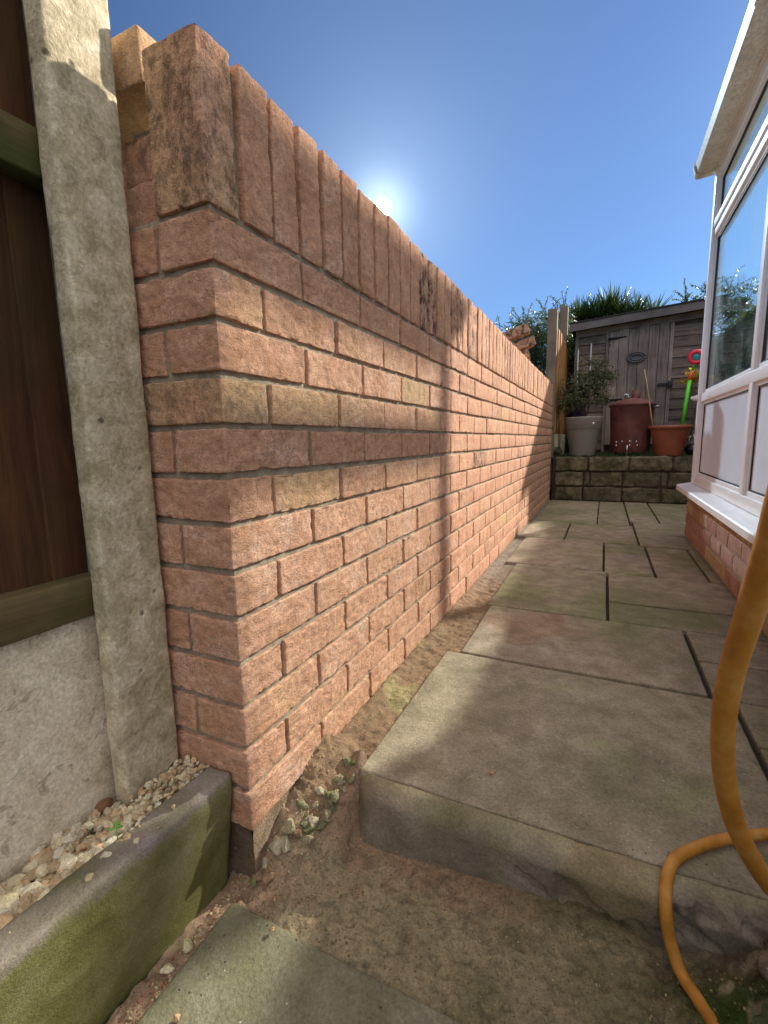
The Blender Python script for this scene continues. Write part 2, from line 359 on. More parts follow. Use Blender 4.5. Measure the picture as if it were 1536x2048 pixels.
def box(mb, a, b, **k):
    (x0, y0, z0), (x1, y1, z1) = a, b
    vs = [(x, y, z) for x in (x0, x1) for y in (y0, y1) for z in (z0, z1)]
    mb.add(vs, [(0, 1, 3, 2), (4, 6, 7, 5), (0, 4, 5, 1), (2, 3, 7, 6), (0, 2, 6, 4), (1, 5, 7, 3)], **k)
def axis_pts(h, r, step):
    n = max(1, int(round(2*(h-r)/step)))
    return [-h, -h+r*.35] + [-h+r+2*(h-r)*i/n for i in range(n+1)] + [h-r*.35, h]
def rbox(mb, a, b, r=.004, step=.02, disp=0, ds=60, wob=0, ws=14, seed=0., rot=None, ctr=None, crease=0, **k):
    a = Vector(a); b = Vector(b); c = (a+b)/2; h = (b-a)/2
    ax = [axis_pts(h[i], min(r, h[i]*.49), step) for i in range(3)]
    n = [len(q) for q in ax]; idx = {}; vs = []; fs = []
    def vid(i, j, l):
        key = (i, j, l)
        if key not in idx:
            p = Vector((ax[0][i], ax[1][j], ax[2][l]))
            q = Vector([max(-h[t]+min(r, h[t]*.49), min(h[t]-min(r, h[t]*.49), p[t])) for t in range(3)])
            d = p-q; nn = d.normalized() if d.length > 1e-9 else Vector((0, 0, 0))
            p = q + nn*r
            if disp or wob or crease:
                P = Vector((p.x+seed*7.3, p.y+seed*3.1, p.z+seed*5.7))
                e = disp*noise.noise(P*ds) + wob*noise.noise(P*ws)
                if crease:
                    Q = Vector((P.x, P.y, P.z*1.8))*30; Q += Vector((noise.noise(Q*.5), noise.noise(Q*.5+Vector((5, 5, 5))), 0))*1.3
                    e -= crease*max(0, 1-abs(noise.noise(Q))*7)
                p = p + nn*e
            idx[key] = len(vs); vs.append(p)
        return idx[key]
    for d0_ in range(3):
        u, w_ = (d0_+1) % 3, (d0_+2) % 3
        for side in (0, n[d0_]-1):
            for i in range(n[u]-1):
                for j in range(n[w_]-1):
                    q = []
                    for (di, dj) in ((0, 0), (1, 0), (1, 1), (0, 1)):
                        t = [0, 0, 0]; t[d0_] = side; t[u] = i+di; t[w_] = j+dj; q.append(vid(*t))
                    fs.append(tuple(q) if side else tuple(reversed(q)))
    if rot is not None: vs = [rot @ v for v in vs]
    vs = [v+c for v in vs]
    mb.add(vs, fs, seed=seed, smooth=True, **k)
def grid(mb, x0, x1, y0, y1, step, fn, colfn=None, **k):
    nx = max(1, int((x1-x0)/step)); ny = max(1, int((y1-y0)/step)); vs = []; cs = []
    for j in range(ny+1):
        for i in range(nx+1):
            x = x0+(x1-x0)*i/nx; y = y0+(y1-y0)*j/ny
            p = fn(x, y); vs.append(p if isinstance(p, (tuple, Vector)) else (x, y, p)); cs.append(colfn(x, y) if colfn else (1, 1, 1))
    fs = [(j*(nx+1)+i, j*(nx+1)+i+1, (j+1)*(nx+1)+i+1, (j+1)*(nx+1)+i) for j in range(ny) for i in range(nx)]
    mb.add(vs, fs, col=cs, smooth=True, **k)
def lathe(mb, ctr, prof, seg=48, **k):
    c = Vector(ctr); vs = []; fs = []
    for r, z in prof:
        for i in range(seg):
            a = 2*math.pi*i/seg; vs.append((c.x+r*math.cos(a), c.y+r*math.sin(a), c.z+z))
    for j in range(len(prof)-1):
        for i in range(seg):
            i2 = (i+1) % seg; fs.append((j*seg+i, j*seg+i2, (j+1)*seg+i2, (j+1)*seg+i))
    mb.add(vs, fs, smooth=True, **k)
def tube(mb, pts, rad, seg=10, **k):
    pts = [Vector(p) for p in pts]; n = len(pts); vs = []; fs = []
    prevn = None
    for i, p in enumerate(pts):
        t = (pts[min(i+1, n-1)]-pts[max(i-1, 0)]).normalized()
        a = prevn if prevn else (Vector((0, 0, 1)) if abs(t.z) < .9 else Vector((1, 0, 0)))
        u = (a - t*a.dot(t)).normalized(); prevn = u; v = t.cross(u)
        r = rad[i] if isinstance(rad, (list, tuple)) else rad
        for s_ in range(seg):
            an = 2*math.pi*s_/seg; vs.append(p+u*r*math.cos(an)+v*r*math.sin(an))
    for i in range(n-1):
        for s_ in range(seg):
            s2 = (s_+1) % seg; fs.append((i*seg+s_, i*seg+s2, (i+1)*seg+s2, (i+1)*seg+s_))
    fs.append(tuple(range(seg-1, -1, -1))); fs.append(tuple((n-1)*seg+i for i in range(seg)))
    mb.add(vs, fs, smooth=True, **k)
def catmull(P, n=12):
    P = [Vector(p) for p in P]; out = []
    for i in range(len(P)-1):
        p0 = P[max(i-1, 0)]; p1 = P[i]; p2 = P[i+1]; p3 = P[min(i+2, len(P)-1)]
        for j in range(n):
            t = j/n; out.append(.5*((2*p1)+(p2-p0)*t+(2*p0-5*p1+4*p2-p3)*t*t+(3*p1-p0-3*p2+p3)*t**3))
    out.append(P[-1]); return out
def rock(mb, c, s, seed, col=(1, 1, 1), sub=1, flat=.7, smooth=False):
    import bmesh
    bm = bmesh.new(); bmesh.ops.create_icosphere(bm, subdivisions=sub, radius=1)
    rm = Matrix.Rotation(seed*1.7, 3, 'Z') @ Matrix.Rotation(seed*.9, 3, 'X')
    sc = Vector((1, .62+.3*abs(math.sin(seed*3)), .5+.35*abs(math.sin(seed*5))))
    vs = []
    for v in bm.verts:
        p = v.co*(1+.42*noise.noise(v.co*1.3+Vector((seed*3.3, seed, 0)))+.12*noise.noise(v.co*4+Vector((seed, 0, 0))))
        # plane-chop for a broken look
        for q in range(4):
            d = Vector((math.sin(seed*2+q*2.1), math.cos(seed*3+q*1.3), math.sin(seed+q*4))).normalized()
            e = p.dot(d)
            if e > flat: p -= d*(e-flat)*.85
        if sub > 9: p *= 1+.04*noise.fractal(v.co*4+Vector((seed, 0, 0)), 1, 2, 5)
        p = rm @ Vector((p.x*sc.x, p.y*sc.y, p.z*sc.z))
        vs.append(p*s+Vector(c))
    fs = [tuple(v.index for v in f.verts) for f in bm.faces]
    bm.free(); mb.add(vs, fs, col=col, smooth=smooth)

# ------------------------------------------------------------------ new brick wall
WALL_END = 4.655
wall = thing('brick_wall', 'new pinkish brick garden wall with a soldier course along its top', 'wall', (-.1, 0, 0))
mbN = MB()
def rs(): return random.random()
def brick(a, b, Y, kind='n', tint=None):
    near = Y < 1.0
    st = .0045 if Y < .55 else (.008 if Y < 1.3 else (.02 if Y < 2.5 else .05))
    t = tint or (min(1, max(0, random.gauss(.10, .22))), 0 if rs() < .93 else .35, rs()**1.5)
    rbox(mbN if kind == 'n' else kind, a, b, r=.0018, step=st, disp=.0008, ds=75, wob=.0015 if Y < 2 else .0008, ws=26,
         crease=.0021 if Y < 1.3 else 0, seed=rs()*20, tint=t)
J = .005
for k in range(1, 14):
    z0 = (13-k)*.075; z1 = z0+.065
    odd = k % 2 == 1
    if odd:
        y = 0.0
        brick((-.215, .001, z0), (-.1125, .215, z1), 0.3)
    else:
        tint = {4: (.75, .5, .5)}.get(k)
        brick((-.215, 0, z0), (0, .1025, z1), 0, tint=tint); y = .1125
    i = 0
    while y < WALL_END-.02:
        y1 = min(y+.215, WALL_END)
        tint = None
        if (k, i) in ((4, 0), (4, 1), (4, 3), (6, 0)): tint = (.62, .0, .4)
        if (k, i) == (3, 3): tint = (.8, .3, .5)
        if (k, i) in ((7, 0), (13, 0), (8, 0), (8, 1)): tint = (.0, 0, 1.)
        if (k, i) == (6, 6): tint = (.2, 1., .6)
        dx = random.gauss(0, .0009); dz = random.gauss(0, .0008)
        brick((-.1025+dx, y+random.uniform(-.001, .001), z0+dz), (dx, y1+random.uniform(-.001, .001), z1+dz), y, tint=tint)
        y += .225; i += 1
mbN.build('stretcher_course', 'brick', wall)
# soldier course
mbS = MB(); mbN = mbS
y = 0; i = 0
dark = {0: .65, 5: .3, 11: 1.0, 12: 1.0, 15: .7, 16: .9, 18: .8, 19: .8, 22: .6, 28: .6, 29: .7, 30: .5, 37: .5}
while y < WALL_END-.03:
    g = random.gauss
    dz = g(0, .002); dx = g(0, .0015)
    t = (.62 if i == 0 else max(0, g(.15, .2)), dark.get(i, 0 if rs() < .9 else .3), rs()**1.5)
    wb = .0635
    st = .0055 if y < .5 else (.01 if y < 1.3 else .025)
    rbox(mbS, (-.1025+dx, y, .975), (dx, min(y+wb+g(0, .0015), WALL_END), 1.19+dz), r=.0026 if i else .002, step=st, disp=.0008, ds=80,
         wob=.003, ws=18, crease=.0021 if y < 1.5 else 0, seed=rs()*20, tint=t)
    y += .075; i += 1
mbS.build('soldier_course', 'brick', wall)
# hidden back leaf (upper rows stepped at the end)
mbB = MB(); mbN = mbB
for z0, y0 in ((.975, .02), (1.05, .035)):
    y = y0
    while y < WALL_END-.05:
        brick((-.215, y, z0), (-.1125, min(y+.215, WALL_END), z0+.065), max(y, .6), tint=(.3, .6 if y < .1 and z0 > 1 else 0, .3)); y += .225
mbB.build('back_leaf', 'brick', wall)
mb = MB()
def jx(yy, zz): return -.0068-.007*(1 if zz > .978 else 0)+.0012*nz(yy, zz, 0, 60)+.0006*nz(yy, zz, 3, 240)
grid(mb, .007, 1.6, .002, 1.17, .006, lambda a, b: (jx(a, b), a, b))
grid(mb, 1.6, WALL_END-.006, .002, 1.17, .03, lambda a, b: (jx(a, b), a, b))
grid(mb, -.209, -.0068, .002, .974, .008, lambda a, b: (a, .0075+.0012*nz(a, b, 7, 60), b))
grid(mb, -.108, -.0068, .974, 1.17, .008, lambda a, b: (a, .0085+.0012*nz(a, b, 7, 60), b))
box(mb, (-.208, .012, .0), (-.0112, WALL_END-.006, .974)); box(mb, (-.208, .06, .975), (-.0112, WALL_END-.006, 1.14))
box(mb, (-.095, .02, 1.13), (-.011, WALL_END-.007, 1.178))
mb.build('mortar', 'mortar', wall)
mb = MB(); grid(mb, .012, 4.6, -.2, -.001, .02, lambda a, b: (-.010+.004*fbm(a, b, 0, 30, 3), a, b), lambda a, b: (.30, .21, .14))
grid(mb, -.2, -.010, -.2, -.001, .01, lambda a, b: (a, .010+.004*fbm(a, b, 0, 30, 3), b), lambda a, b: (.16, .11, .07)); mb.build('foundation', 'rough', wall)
# loose bricks lying on top
def loose(name, label, c, rot, tint, dims=(.215, .1025, .065), grp='loose bricks left on top of the wall'):
    t = thing(name, label, 'brick', c, grp); m_ = MB()
    h = Vector(dims)/2
    rbox(m_, Vector(c)-h, Vector(c)+h, r=.005, step=.012, disp=.001, ds=70, wob=.003, ws=16, seed=rs()*9, rot=rot, tint=tint)
    o = m_.build('brick_body', 'brick', t)
    # single-mesh thing: fold the part into the thing
    o.name = name; me = o.data; bpy.data.objects.remove(t); o.parent = None; o.location = c; tag(o, label, 'brick', grp); return o
def rxyz(x, y, z): return (Matrix.Rotation(R(z), 3, 'Z') @ Matrix.Rotation(R(y), 3, 'Y') @ Matrix.Rotation(R(x), 3, 'X'))
loose('brick', 'yellow-brown brick sitting high behind the corner of the wall beside the concrete post', (-.2325, .064, 1.203), rxyz(0, 0, 0), (1, 0, .1), dims=(.215, .1025, .075))
loose('brick', 'topmost tilted brick of the small pile behind the wall top', (-.165, 3.32, 1.452), rxyz(0, -17, 8), (.2, 1, 0), dims=(.215, .1025, .068))  # whole pile tinted dark for its backlit shade
loose('brick', 'middle brick of the pile behind the wall top, its end poking out to the right', (-.12, 3.36, 1.368), rxyz(0, -17, 14), (.2, 1, 0), dims=(.20, .1025, .066))
loose('brick', 'lowest brick of the pile, resting on the wall top', (-.115, 3.34, 1.275), rxyz(0, -18, 10), (.2, 1, 0), dims=(.12, .1025, .07))
loose('brick', 'short brick end tucked under the tilted pile on the wall', (-.175, 3.345, 1.30), rxyz(0, -8, 4), (.2, .6, 0), dims=(.10, .1025, .14))

# ------------------------------------------------------------------ concrete post + fence panel at the left
post = MB()
def postx(zz): return 0
# H-section post: front block, web, back block (groove open towards -Y for the fence)
rbox(post, (-.186, -.107, -.05), (-.15, -.006, 2.0), r=.007, step=.012, disp=.0008, ds=60, wob=.0022, ws=11, seed=3.)
rbox(post, (-.262, -.070, -.05), (-.186, -.008, 1.99), r=.004, step=.05, seed=4.)
rbox(post, (-.298, -.107, -.05), (-.262, -.006, 2.0), r=.007, step=.05, seed=5.)
po = post.build('concrete_post', 'post', origin=(-.2, -.055, -.05))
tag(po, 'tall pale pitted concrete fence post standing against the end of the brick wall', 'post')

fence = thing('timber_fence', 'dark brown timber fence panel slotted behind the concrete post on a concrete board', 'fence', (-.22, -.6, 0))
mb = MB()
grid(mb, -1.6, -.075, .0, .385, .012, lambda a, b: (-.2+.0012*nz(a, b, 0, 25), a, b))
box(mb, (-.245, -1.6, -.05), (-.2005, -.0755, .384))
mb.build('gravel_board', 'gravel_board', fence)
mb = MB(); yy = -1.7; i = 0
while yy < -.085:
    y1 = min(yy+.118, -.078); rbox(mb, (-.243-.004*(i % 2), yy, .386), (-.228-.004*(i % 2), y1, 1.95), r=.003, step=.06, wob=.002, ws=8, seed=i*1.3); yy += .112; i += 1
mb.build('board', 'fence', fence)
mb = MB(); rbox(mb, (-.228, -1.65, .388), (-.188, -.0765, .448), r=.004, step=.03, wob=.0015, ws=20, seed=2.); mb.build('rail', 'rail', fence)
mb = MB(); rbox(mb, (-.228, -1.65, 1.0), (-.19, -.0765, 1.062), r=.004, step=.03, wob=.0015, ws=20, seed=5.); mb.build('rail', 'rail', fence)

# ------------------------------------------------------------------ kerb block
def kerb_top_y(x): return 0
mb = MB()
def kerbP(u, t):   # u along Y, t round the section
    pass
sec = [(-.084, .08), (-.080, .099), (-.075, .102), (-.036, .103), (-.0315, .1015), (-.0295, .0975), (-.029, .084), (-.030, .06), (-.037, .0), (-.048, -.06), (-.062, -.16)]
# refine section
S2 = []
for a, b in zip(sec[:-1], sec[1:]):
    n_ = max(1, int(math.hypot(b[0]-a[0], b[1]-a[1])/.006))
    S2 += [(a[0]+(b[0]-a[0])*q/n_, a[1]+(b[1]-a[1])*q/n_) for q in range(n_)]
S2.append(sec[-1])
ys = [-1.3+1.05*i/60 for i in range(60)]+[-.25+.245*i/45 for i in range(46)]
vs = []; cs = []
for yk in ys:
    end = max(0, 1-(-.004-yk)/.012)
    for (x, z) in S2:
        dxx = -.045*max(0, -yk-.02)/.5*0.6
        e = .0035*fbm(x, yk, z, 16, 3)+.0012*nz(x, yk, z, 120)
        top = z > .095
        xx = x+dxx+(e*.6 if not top else 0)-end*end*.004; zz = z-.02*max(0, -yk)*.5+(e*.7 if z > .07 else 0)-(end*end*.004 if z > .05 else 0)
        vs.append((xx, yk, zz))
        mossy = min(1, max(0, (.1-z)/.016 + 1.1*fbm(x, yk, z, 16, 4)-.15))
        a_ = Vector((1.35, 1.2, 2.7)); b_ = Vector((1, 1, 1)); q = a_*(1-mossy)+b_*mossy; cs.append(tuple(q))
ns = len(S2)
fs = [(j*ns+i, j*ns+i+1, (j+1)*ns+i+1, (j+1)*ns+i) for j in range(len(ys)-1) for i in range(ns-1)]
fs.append(tuple((len(ys)-1)*ns+i for i in range(ns)))
mb.add(vs, fs, col=cs, smooth=True)
kb = mb.build('kerb_block', 'kerb', origin=(-.09, -.3, -.1)); tag(kb, 'long low concrete kerb covered in green moss below the fence', 'kerb')

# ------------------------------------------------------------------ setting: ground
mb = MB(); grid(mb, -150, 150, -150, 150, 10, lambda x, y: -.30); tag(mb.build('ground', 'earth'), kind='structure')
# lower ground in the foreground: soil, rough concrete, rising to the paving
def sm(a, b, x):
    t = max(0, min(1, (x-a)/(b-a))); return t*t*(3-2*t)
def lowH(x, y):
    z = -.122
    rough = .0017*fbm(x, y, 0, 34, 5)
    # pitted, brushed concrete
    d = noise.noise(Vector((x*70+1.5*noise.noise(Vector((x*25, y*25, 1))), y*120, 0)))
    e = noise.noise(Vector((x*130, y*75, 4)))
    if x > -.02: rough += -.009*max(0, d-.16)*1.6 + .006*max(0, e-.05)+.0012*noise.noise(Vector((x*210, y*210, 2)))
    if y < .17: z += rough
    soil = 1-sm(-.03, .02, x)
    z += soil*(.004*fbm(x, y, 2, 60, 4)+.004)
    # rise to the gap between wall and step
    z += sm(.02, .3, y)*sm(.12, .08, x)*.118+sm(.17, .235, y)*sm(.17, .13, x)*sm(.05, .11, x)*.04+sm(.05, .2, y)*sm(.14, .04, x)*.004*fbm(x, y, 5, 70, 3)
    z += sm(-.01, .10, y)*sm(.085, .0, x)*.07*(1-.6*sm(.1, .3, y))
    # dirt fillet at the foot of the step
    z += .012*sm(.10, .19, y)*(1-sm(.5, .62, x))
    # broken mortar mound on the right
    mnd = sm(.60, .78, x)*sm(-.03, .13, y)
    z += mnd*(.072+.030*fbm(x, y, 1, 14, 4)+.011*fbm(x, y, 9, 50, 4))
    z += sm(.52, .66, x)*.010*fbm(x, y, 3, 22, 4)
    return z
def lowC(x, y):
    n1 = fbm(x, y, 0, 9, 3); n2 = fbm(x, y, 4, 22, 3)
    conc = Vector((.33, .27, .165)); moss = Vector((.19, .165, .085)); dirt = Vector((.36, .235, .15)); red = Vector((.30, .19, .125))
    c = conc.lerp(moss, .75*sm(.2, .6, x+.35*n1)); 
    c = c.lerp(dirt, (1-sm(-.02, .13, x+.12*n2))*.9)
    c = c.lerp(red, sm(.09, .155, y+.04*n2)*(1-sm(.35, .5, x))*.8)
    c = c.lerp(Vector((.17, .12, .075)).lerp(Vector((.06, .075, .02)), sm(-.1, .3, n1)), sm(.55, .7, x+.1*n2)*.9)
    c = c.lerp(Vector((.045, .075, .012)), sm(.62, .68, x+.04*n2)*(1-sm(.80, .9, x))*sm(.0, .05, y+.04*n2)*(1-sm(.11, .17, y+.05*n1))*.9)
    c = c.lerp(Vector((.42, .34, .22)), sm(.18, .3, fbm(x, y, 7, 30, 3))*sm(.6, .7, x)*.6)
    if x < .07 and y > .12: c = c.lerp(Vector((.27, .18, .10)), .7)
    return tuple(c)
mb = MB()
grid(mb, -.06, 1.0, -.08, .24, .0035, lowH, lowC)
grid(mb, -.06, .0, -.75, -.08, .0035, lowH, lowC)
grid(mb, 1.0, 1.5, -.75, .24, .03, lowH, lowC)
grid(mb, .66, 1.0, -.75, -.08, .008, lowH, lowC)
tag(mb.build('rough_ground', 'rough'), kind='structure')
# concrete footing showing at the corner
mb = MB()
random.seed(3)
for i_ in range(34):
    t_ = i_/34; px_ = -.005+.075*t_+random.uniform(-.012, .022); py_ = .015+.2*t_+random.uniform(-.015, .015); c = (px_, py_, lowH(px_, py_)+random.uniform(-.004, .004))
    rock(mb, c, random.uniform(.006, .016), 2.3+i_*1.37, col=random.choice([(.36, .31, .19), (.2, .2, .085), (.2, .19, .1), (.5, .43, .29), (.28, .18, .11)]), sub=3, flat=.66, smooth=False)
foot = mb.build('footing', 'rough', wall)

# lower smooth slab in the foreground corner
mb = MB()
rbox(mb, (-.019, -.75, -.16), (.675, -.033, -.111), r=.007, step=.012, disp=.0009, ds=50, wob=.0022, ws=7, seed=1.2, col=(.80, .88, .86))
tag(mb.build('lower_slab', 'slab'), kind='structure')

# soil / mortar strip between wall and slabs
mb = MB()
def stripH(x, y):
    return -.012+.022*(1-sm(.0, .05, x))*.5+.007*fbm(x, y, 0, 28, 4)+.003*fbm(x, y, 4, 110, 2)
def stripC(x, y):
    n1 = fbm(x, y, 1, 8, 3)
    c = Vector((.24, .155, .09)).lerp(Vector((.30, .25, .12)), sm(.0, .4, n1)*(1-sm(.6, 1.1, y)))
    c = c.lerp(Vector((.20, .165, .125)), sm(1.2, 2.0, y)); return tuple(c)
grid(mb, -.006, .16, .24, 1.6, .006, stripH, stripC); grid(mb, -.006, .14, 1.6, 4.66, .02, stripH, stripC)
tag(mb.build('soil_strip', 'rough'), kind='structure')

# paving
mb = MB(); bed = MB()
grid(bed, .12, 1.08, .215, 4.7, .05, lambda x, y: -.020); box(bed, (.12, .226, -.2), (1.6, 4.7, -.021))
tag(bed.build('paving_bed', 'bed'), kind='structure')
slabs = [  # x0,x1,y0,y1
 (.092, .815, .208, .785), (.829, 1.5, .208, .60), (.829, 1.5, .607, .79), (.133, .771, .795, 1.233), (.784, 1.02, .797, 1.005), (.784, 1.02, 1.012, 1.236),
 (.116, .541, 1.243, 1.91), (.552, 1.01, 1.243, 1.447), (.552, 1.01, 1.457, 1.878),
 (.06, .526, 1.916, 2.612), (.536, .745, 1.887, 2.115), (.536, .745, 2.121, 2.352), (.536, .745, 2.358, 2.59), (.757, .957, 1.887, 2.56), (.968, 1.02, 1.887, 2.56),
 (.02, .292, 2.62, 3.275), (.302, .718, 2.62, 3.275), (.73, 1.3, 2.60, 3.46),
 (.02, .478, 3.284, 4.7), (.486, .700, 3.284, 4.7), (.712, .905, 3.47, 4.7), (.917, 1.6, 3.47, 4.7)]
for i, (x0, x1, y0, y1) in enumerate(slabs):
    st = .015 if y1 < 1 else (.03 if y1 < 2 else .06)
    h = random.uniform(-.0025, .0015)
    t = random.uniform(.88, 1.1); g = random.uniform(.97, 1.05)
    if i == 0: t, g = 1.05, 1.03
    rbox(mb, (x0, y0, -.05), (x1, y1, h-.002), r=.004 if i else .006, step=st, disp=.0005, ds=60, wob=.0022, ws=6, seed=i*1.7+.3, col=(t, t*g, t))
for i, v in enumerate(mb.v):
    c = Vector(mb.c[i]); n1 = fbm(v[0], v[1], 3, 2.6, 4); n2 = fbm(v[0], v[1], 9, 9, 4)
    c = Vector((c.x*(1-.25*sm(.05, .5, n1+.4*n2)), c.y*(1-.14*sm(.05, .5, n1+.4*n2)), c.z*(1-.38*sm(.05, .5, n1+.4*n2))))
    d = math.hypot((v[0]-.30)/.17, (v[1]-1.08)/.16)+.6*n2
    c = c.lerp(Vector((c.x*.98, c.y*.78, c.z*.68)), .8*sm(1.1, .5, d))
    c *= 1+.16*n2; mb.c[i] = tuple(c)
tag(mb.build('path', 'slab'), kind='structure')
# step riser with rounded nose
mb = MB()
def riser(u, t):   # u: X, t: 0 top joint .. 1 foot
    y_top = .2035; foot_y = .158+.045*sm(.1, .5, u)
    th = min(1, t/.3)*math.pi/2
    if t < .3: y = y_top-.036*math.sin(th); z = -.004-.034*(1-math.cos(th))
    else:
        q = (t-.3)/.7; y = (y_top-.036)*(1-q)+(foot_y-.010)*q; z = -.038-.12*q
    # rounded left end
    L = sm(.15, .078, u); y += L*L*.045; z -= L*L*.016
    ch = sm(.0, .22, fbm(u, z, 0, 11, 4)+.9*(u-.50))*sm(.44, .50, u)     # broken patch on the right
    ch2 = 1 if (.405 < u < .455 and abs(z+.085-(u-.43)*-.5) < .012+.006*nz(u, 0, 0, 80)) else 0
    y += .016*ch*min(1, t*2.5)+.005*ch2+.0016*fbm(u, t*.12, 3, 26, 3)+.0006*nz(u, z, 2, 150)+ch*.006*fbm(u, z, 8, 40, 3)
    z += .0012*fbm(u, t*.1, 7, 20, 2)
    return (u, y, z)
def riserC(u, t):
    n1 = fbm(u, t*.13, 1, 12, 3)
    c = Vector((1, 1, 1)).lerp(Vector((1.15, 1.2, 1.0)), sm(.25, 0, t))
    c = c.lerp(Vector((1.35, .95, .85)), sm(.75, 1, t)*.7*(1-sm(.3, .4, u)))
    c = c.lerp(Vector((.72, .85, .62)), sm(.1, .4, n1)*.5)
    c = c.lerp(Vector((1.15, 1.1, .8)), sm(.46, .5, u)*(1-sm(.58, .64, u))*.8); return tuple(c)
nx, nt_ = 300, 46; vs = []; cs = []
for j in range(nt_+1):
    for i in range(nx+1):
        u = .078+.94*i/nx; t = j/nt_; vs.append(riser(u, t)); cs.append(riserC(u, t))
mb.add(vs, [(j*(nx+1)+i, (j+1)*(nx+1)+i, (j+1)*(nx+1)+i+1, j*(nx+1)+i+1) for j in range(nt_) for i in range(nx)], col=cs, smooth=True)
# left return of the step
if False: grid(mb, .20, .34, -.13, -.004, .004, lambda y, z: (.068+.02*sm(-.03, -.004, z)+.0035*fbm(y, z, 1, 25, 3)-.0, y+.052*sm(.25, .2, y), z-.012*sm(.3, .2, y)), lambda y, z: (1.1, .95, .8))
tag(mb.build('step_riser', 'riser'), kind='structure')

# rubble on the right of the step: separate lumps
lumps = [
         ((.765, .15, -.035), .05, 'brown broken stone lump in the shadow inside the hose loop', (.24, .17, .11)),
         ((.74, .08, -.075), .042, 'low mossy stone lump in the bottom right corner', (.10, .12, .05)),
         ((.83, .10, -.06), .045, 'rough orange-brown stone at the right edge below the paving', (.30, .2, .12))]
for i, (c, s_, lab, col) in enumerate(lumps):
    mb = MB(); rock(mb, c, s_, 11.3+i*1.9, col=col, sub=4, flat=.55, smooth=True)
    tag(mb.build('stone', 'rough', origin=c), lab, 'stone', 'broken stones at the end of the step')

# ------------------------------------------------------------------ gravel between kerb and fence
mb = MB(); random.seed(21)
for i in range(1500):
    yy = random.uniform(-.50, -.002) if rs() < .8 else random.uniform(-.11, 0)
    f_ = rs()
    x = -.197+.128*f_
    if yy > -.11: x = random.uniform(-.146, -.08)
    s_ = random.uniform(.004, .0125)*(1.3 if yy < -.16 else (1 if yy < -.12 else .7))
    z = .066+.026*f_+random.uniform(-.008, .010) - .03*max(0, -yy-.1)
    if x > -.086: s_ *= .6
    c = random.choice([(1, 1, 1), (1.05, 1, .85), (.85, .8, .75), (.75, .62, .5), (1.1, 1.08, 1), (.9, .7, .55)])
    rock(mb, (x, yy, z), s_, i*.731, col=c, sub=1, flat=.72)
tag(mb.build('gravel', 'gravel'), 'pale angular gravel lying between the mossy kerb and the fence', 'gravel', kind='stuff')
mb = MB(); grid(mb, -.2, -.07, -1.3, -.004, .006, lambda x, y: .060+.028*(x+.2)/.13+.005*fbm(x, y, 0, 60, 3)-.03*max(0, -y-.1), lambda x, y: (.2, .14, .09))
tag(mb.build('gravel_soil', 'rough'), kind='structure')
# single stones
single = [((-.052, -.165, .104), .0055, 'small pale stone lying on the kerb top beside the green seedling', (1, 1, .9)),
          ((-.044, -.135, .104), .003, 'tiny dark stone on the kerb edge', (.5, .42, .35)),
          ((-.060, -.225, .102), .006, 'buff stone on the kerb top near the left edge of the photo', (.8, .7, .55)),
          ((-.056, -.10, .104), .0045, 'small stone casting a shadow on the kerb below the concrete post', (.75, .68, .55)),
          ((-.032, -.118, -.110), .010, 'pale sharp stone standing in the soil beside the kerb foot', (1, .95, .75)),
          ((-.034, -.152, -.112), .0095, 'white chipped stone beside the lower slab edge', (1.05, 1, .88)),
          ((-.182, -.125, .082), .013, 'smooth round red-brown pebble at the foot of the concrete post', (.35, .2, .15)),
          ((.10, .145, -.105), .0055, 'small pink brick crumb at the foot of the step corner', (.95, .5, .38)),
          ((.337, .298, .0015), .0055, 'pink brick chip lying alone on the big front slab', (.95, .42, .36)),
          ((.03, -.19, -.107), .005, 'tiny brown stone on the lower slab at the bottom of the photo', (.8, .55, .4)),
          ((.075, -.048, -.104), .004, 'tiny orange brick crumb on the edge of the lower slab', (.95, .6, .35)),
          ((.04, .0, -.115), .0045, 'reddish brick crumb on the rough concrete near the wall corner', (.9, .5, .36))]
for i, (c, s_, lab, col) in enumerate(single):
    mb = MB(); rock(mb, c, s_, 40.7+i*2.3, col=col, sub=2 if i != 6 else 3, flat=.7 if i != 6 else 5, smooth=i == 6)
    tag(mb.build('stone', 'gravel', origin=c), lab, 'stone')
# crumbs in the soil channel: stuff
mb = MB(); random.seed(5)
for i in range(420):
    if rs() < .55: x = random.uniform(-.045, -.018); yy = random.uniform(-.3, .02)
    elif rs() < .6: x = random.uniform(-.02, .09); yy = random.uniform(.02, .2)
    else: x = random.uniform(.0, .13); yy = random.uniform(.2, 1.2)
    z = lowH(x, yy) if yy < .24 else stripH(x, yy)
    rock(mb, (x, yy, z+.001), random.uniform(.001, .0035), i*.37, col=random.choice([(.6, .5, .38), (.45, .33, .25), (.8, .7, .55), (.5, .25, .18)]), sub=1)
for i in range(1500):
    x = random.uniform(-.0, .85); yy = random.uniform(-.03, .165)
    rock(mb, (x, yy, lowH(x, yy)), random.uniform(.0008, .0028), i*.53, col=random.choice([(.45, .36, .26), (.33, .25, .17), (.6, .5, .36), (.3, .27, .15)]), sub=1)
tag(mb.build('crumbs', 'gravel'), 'loose crumbs of soil and mortar along the foot of the wall', 'crumbs', kind='stuff')
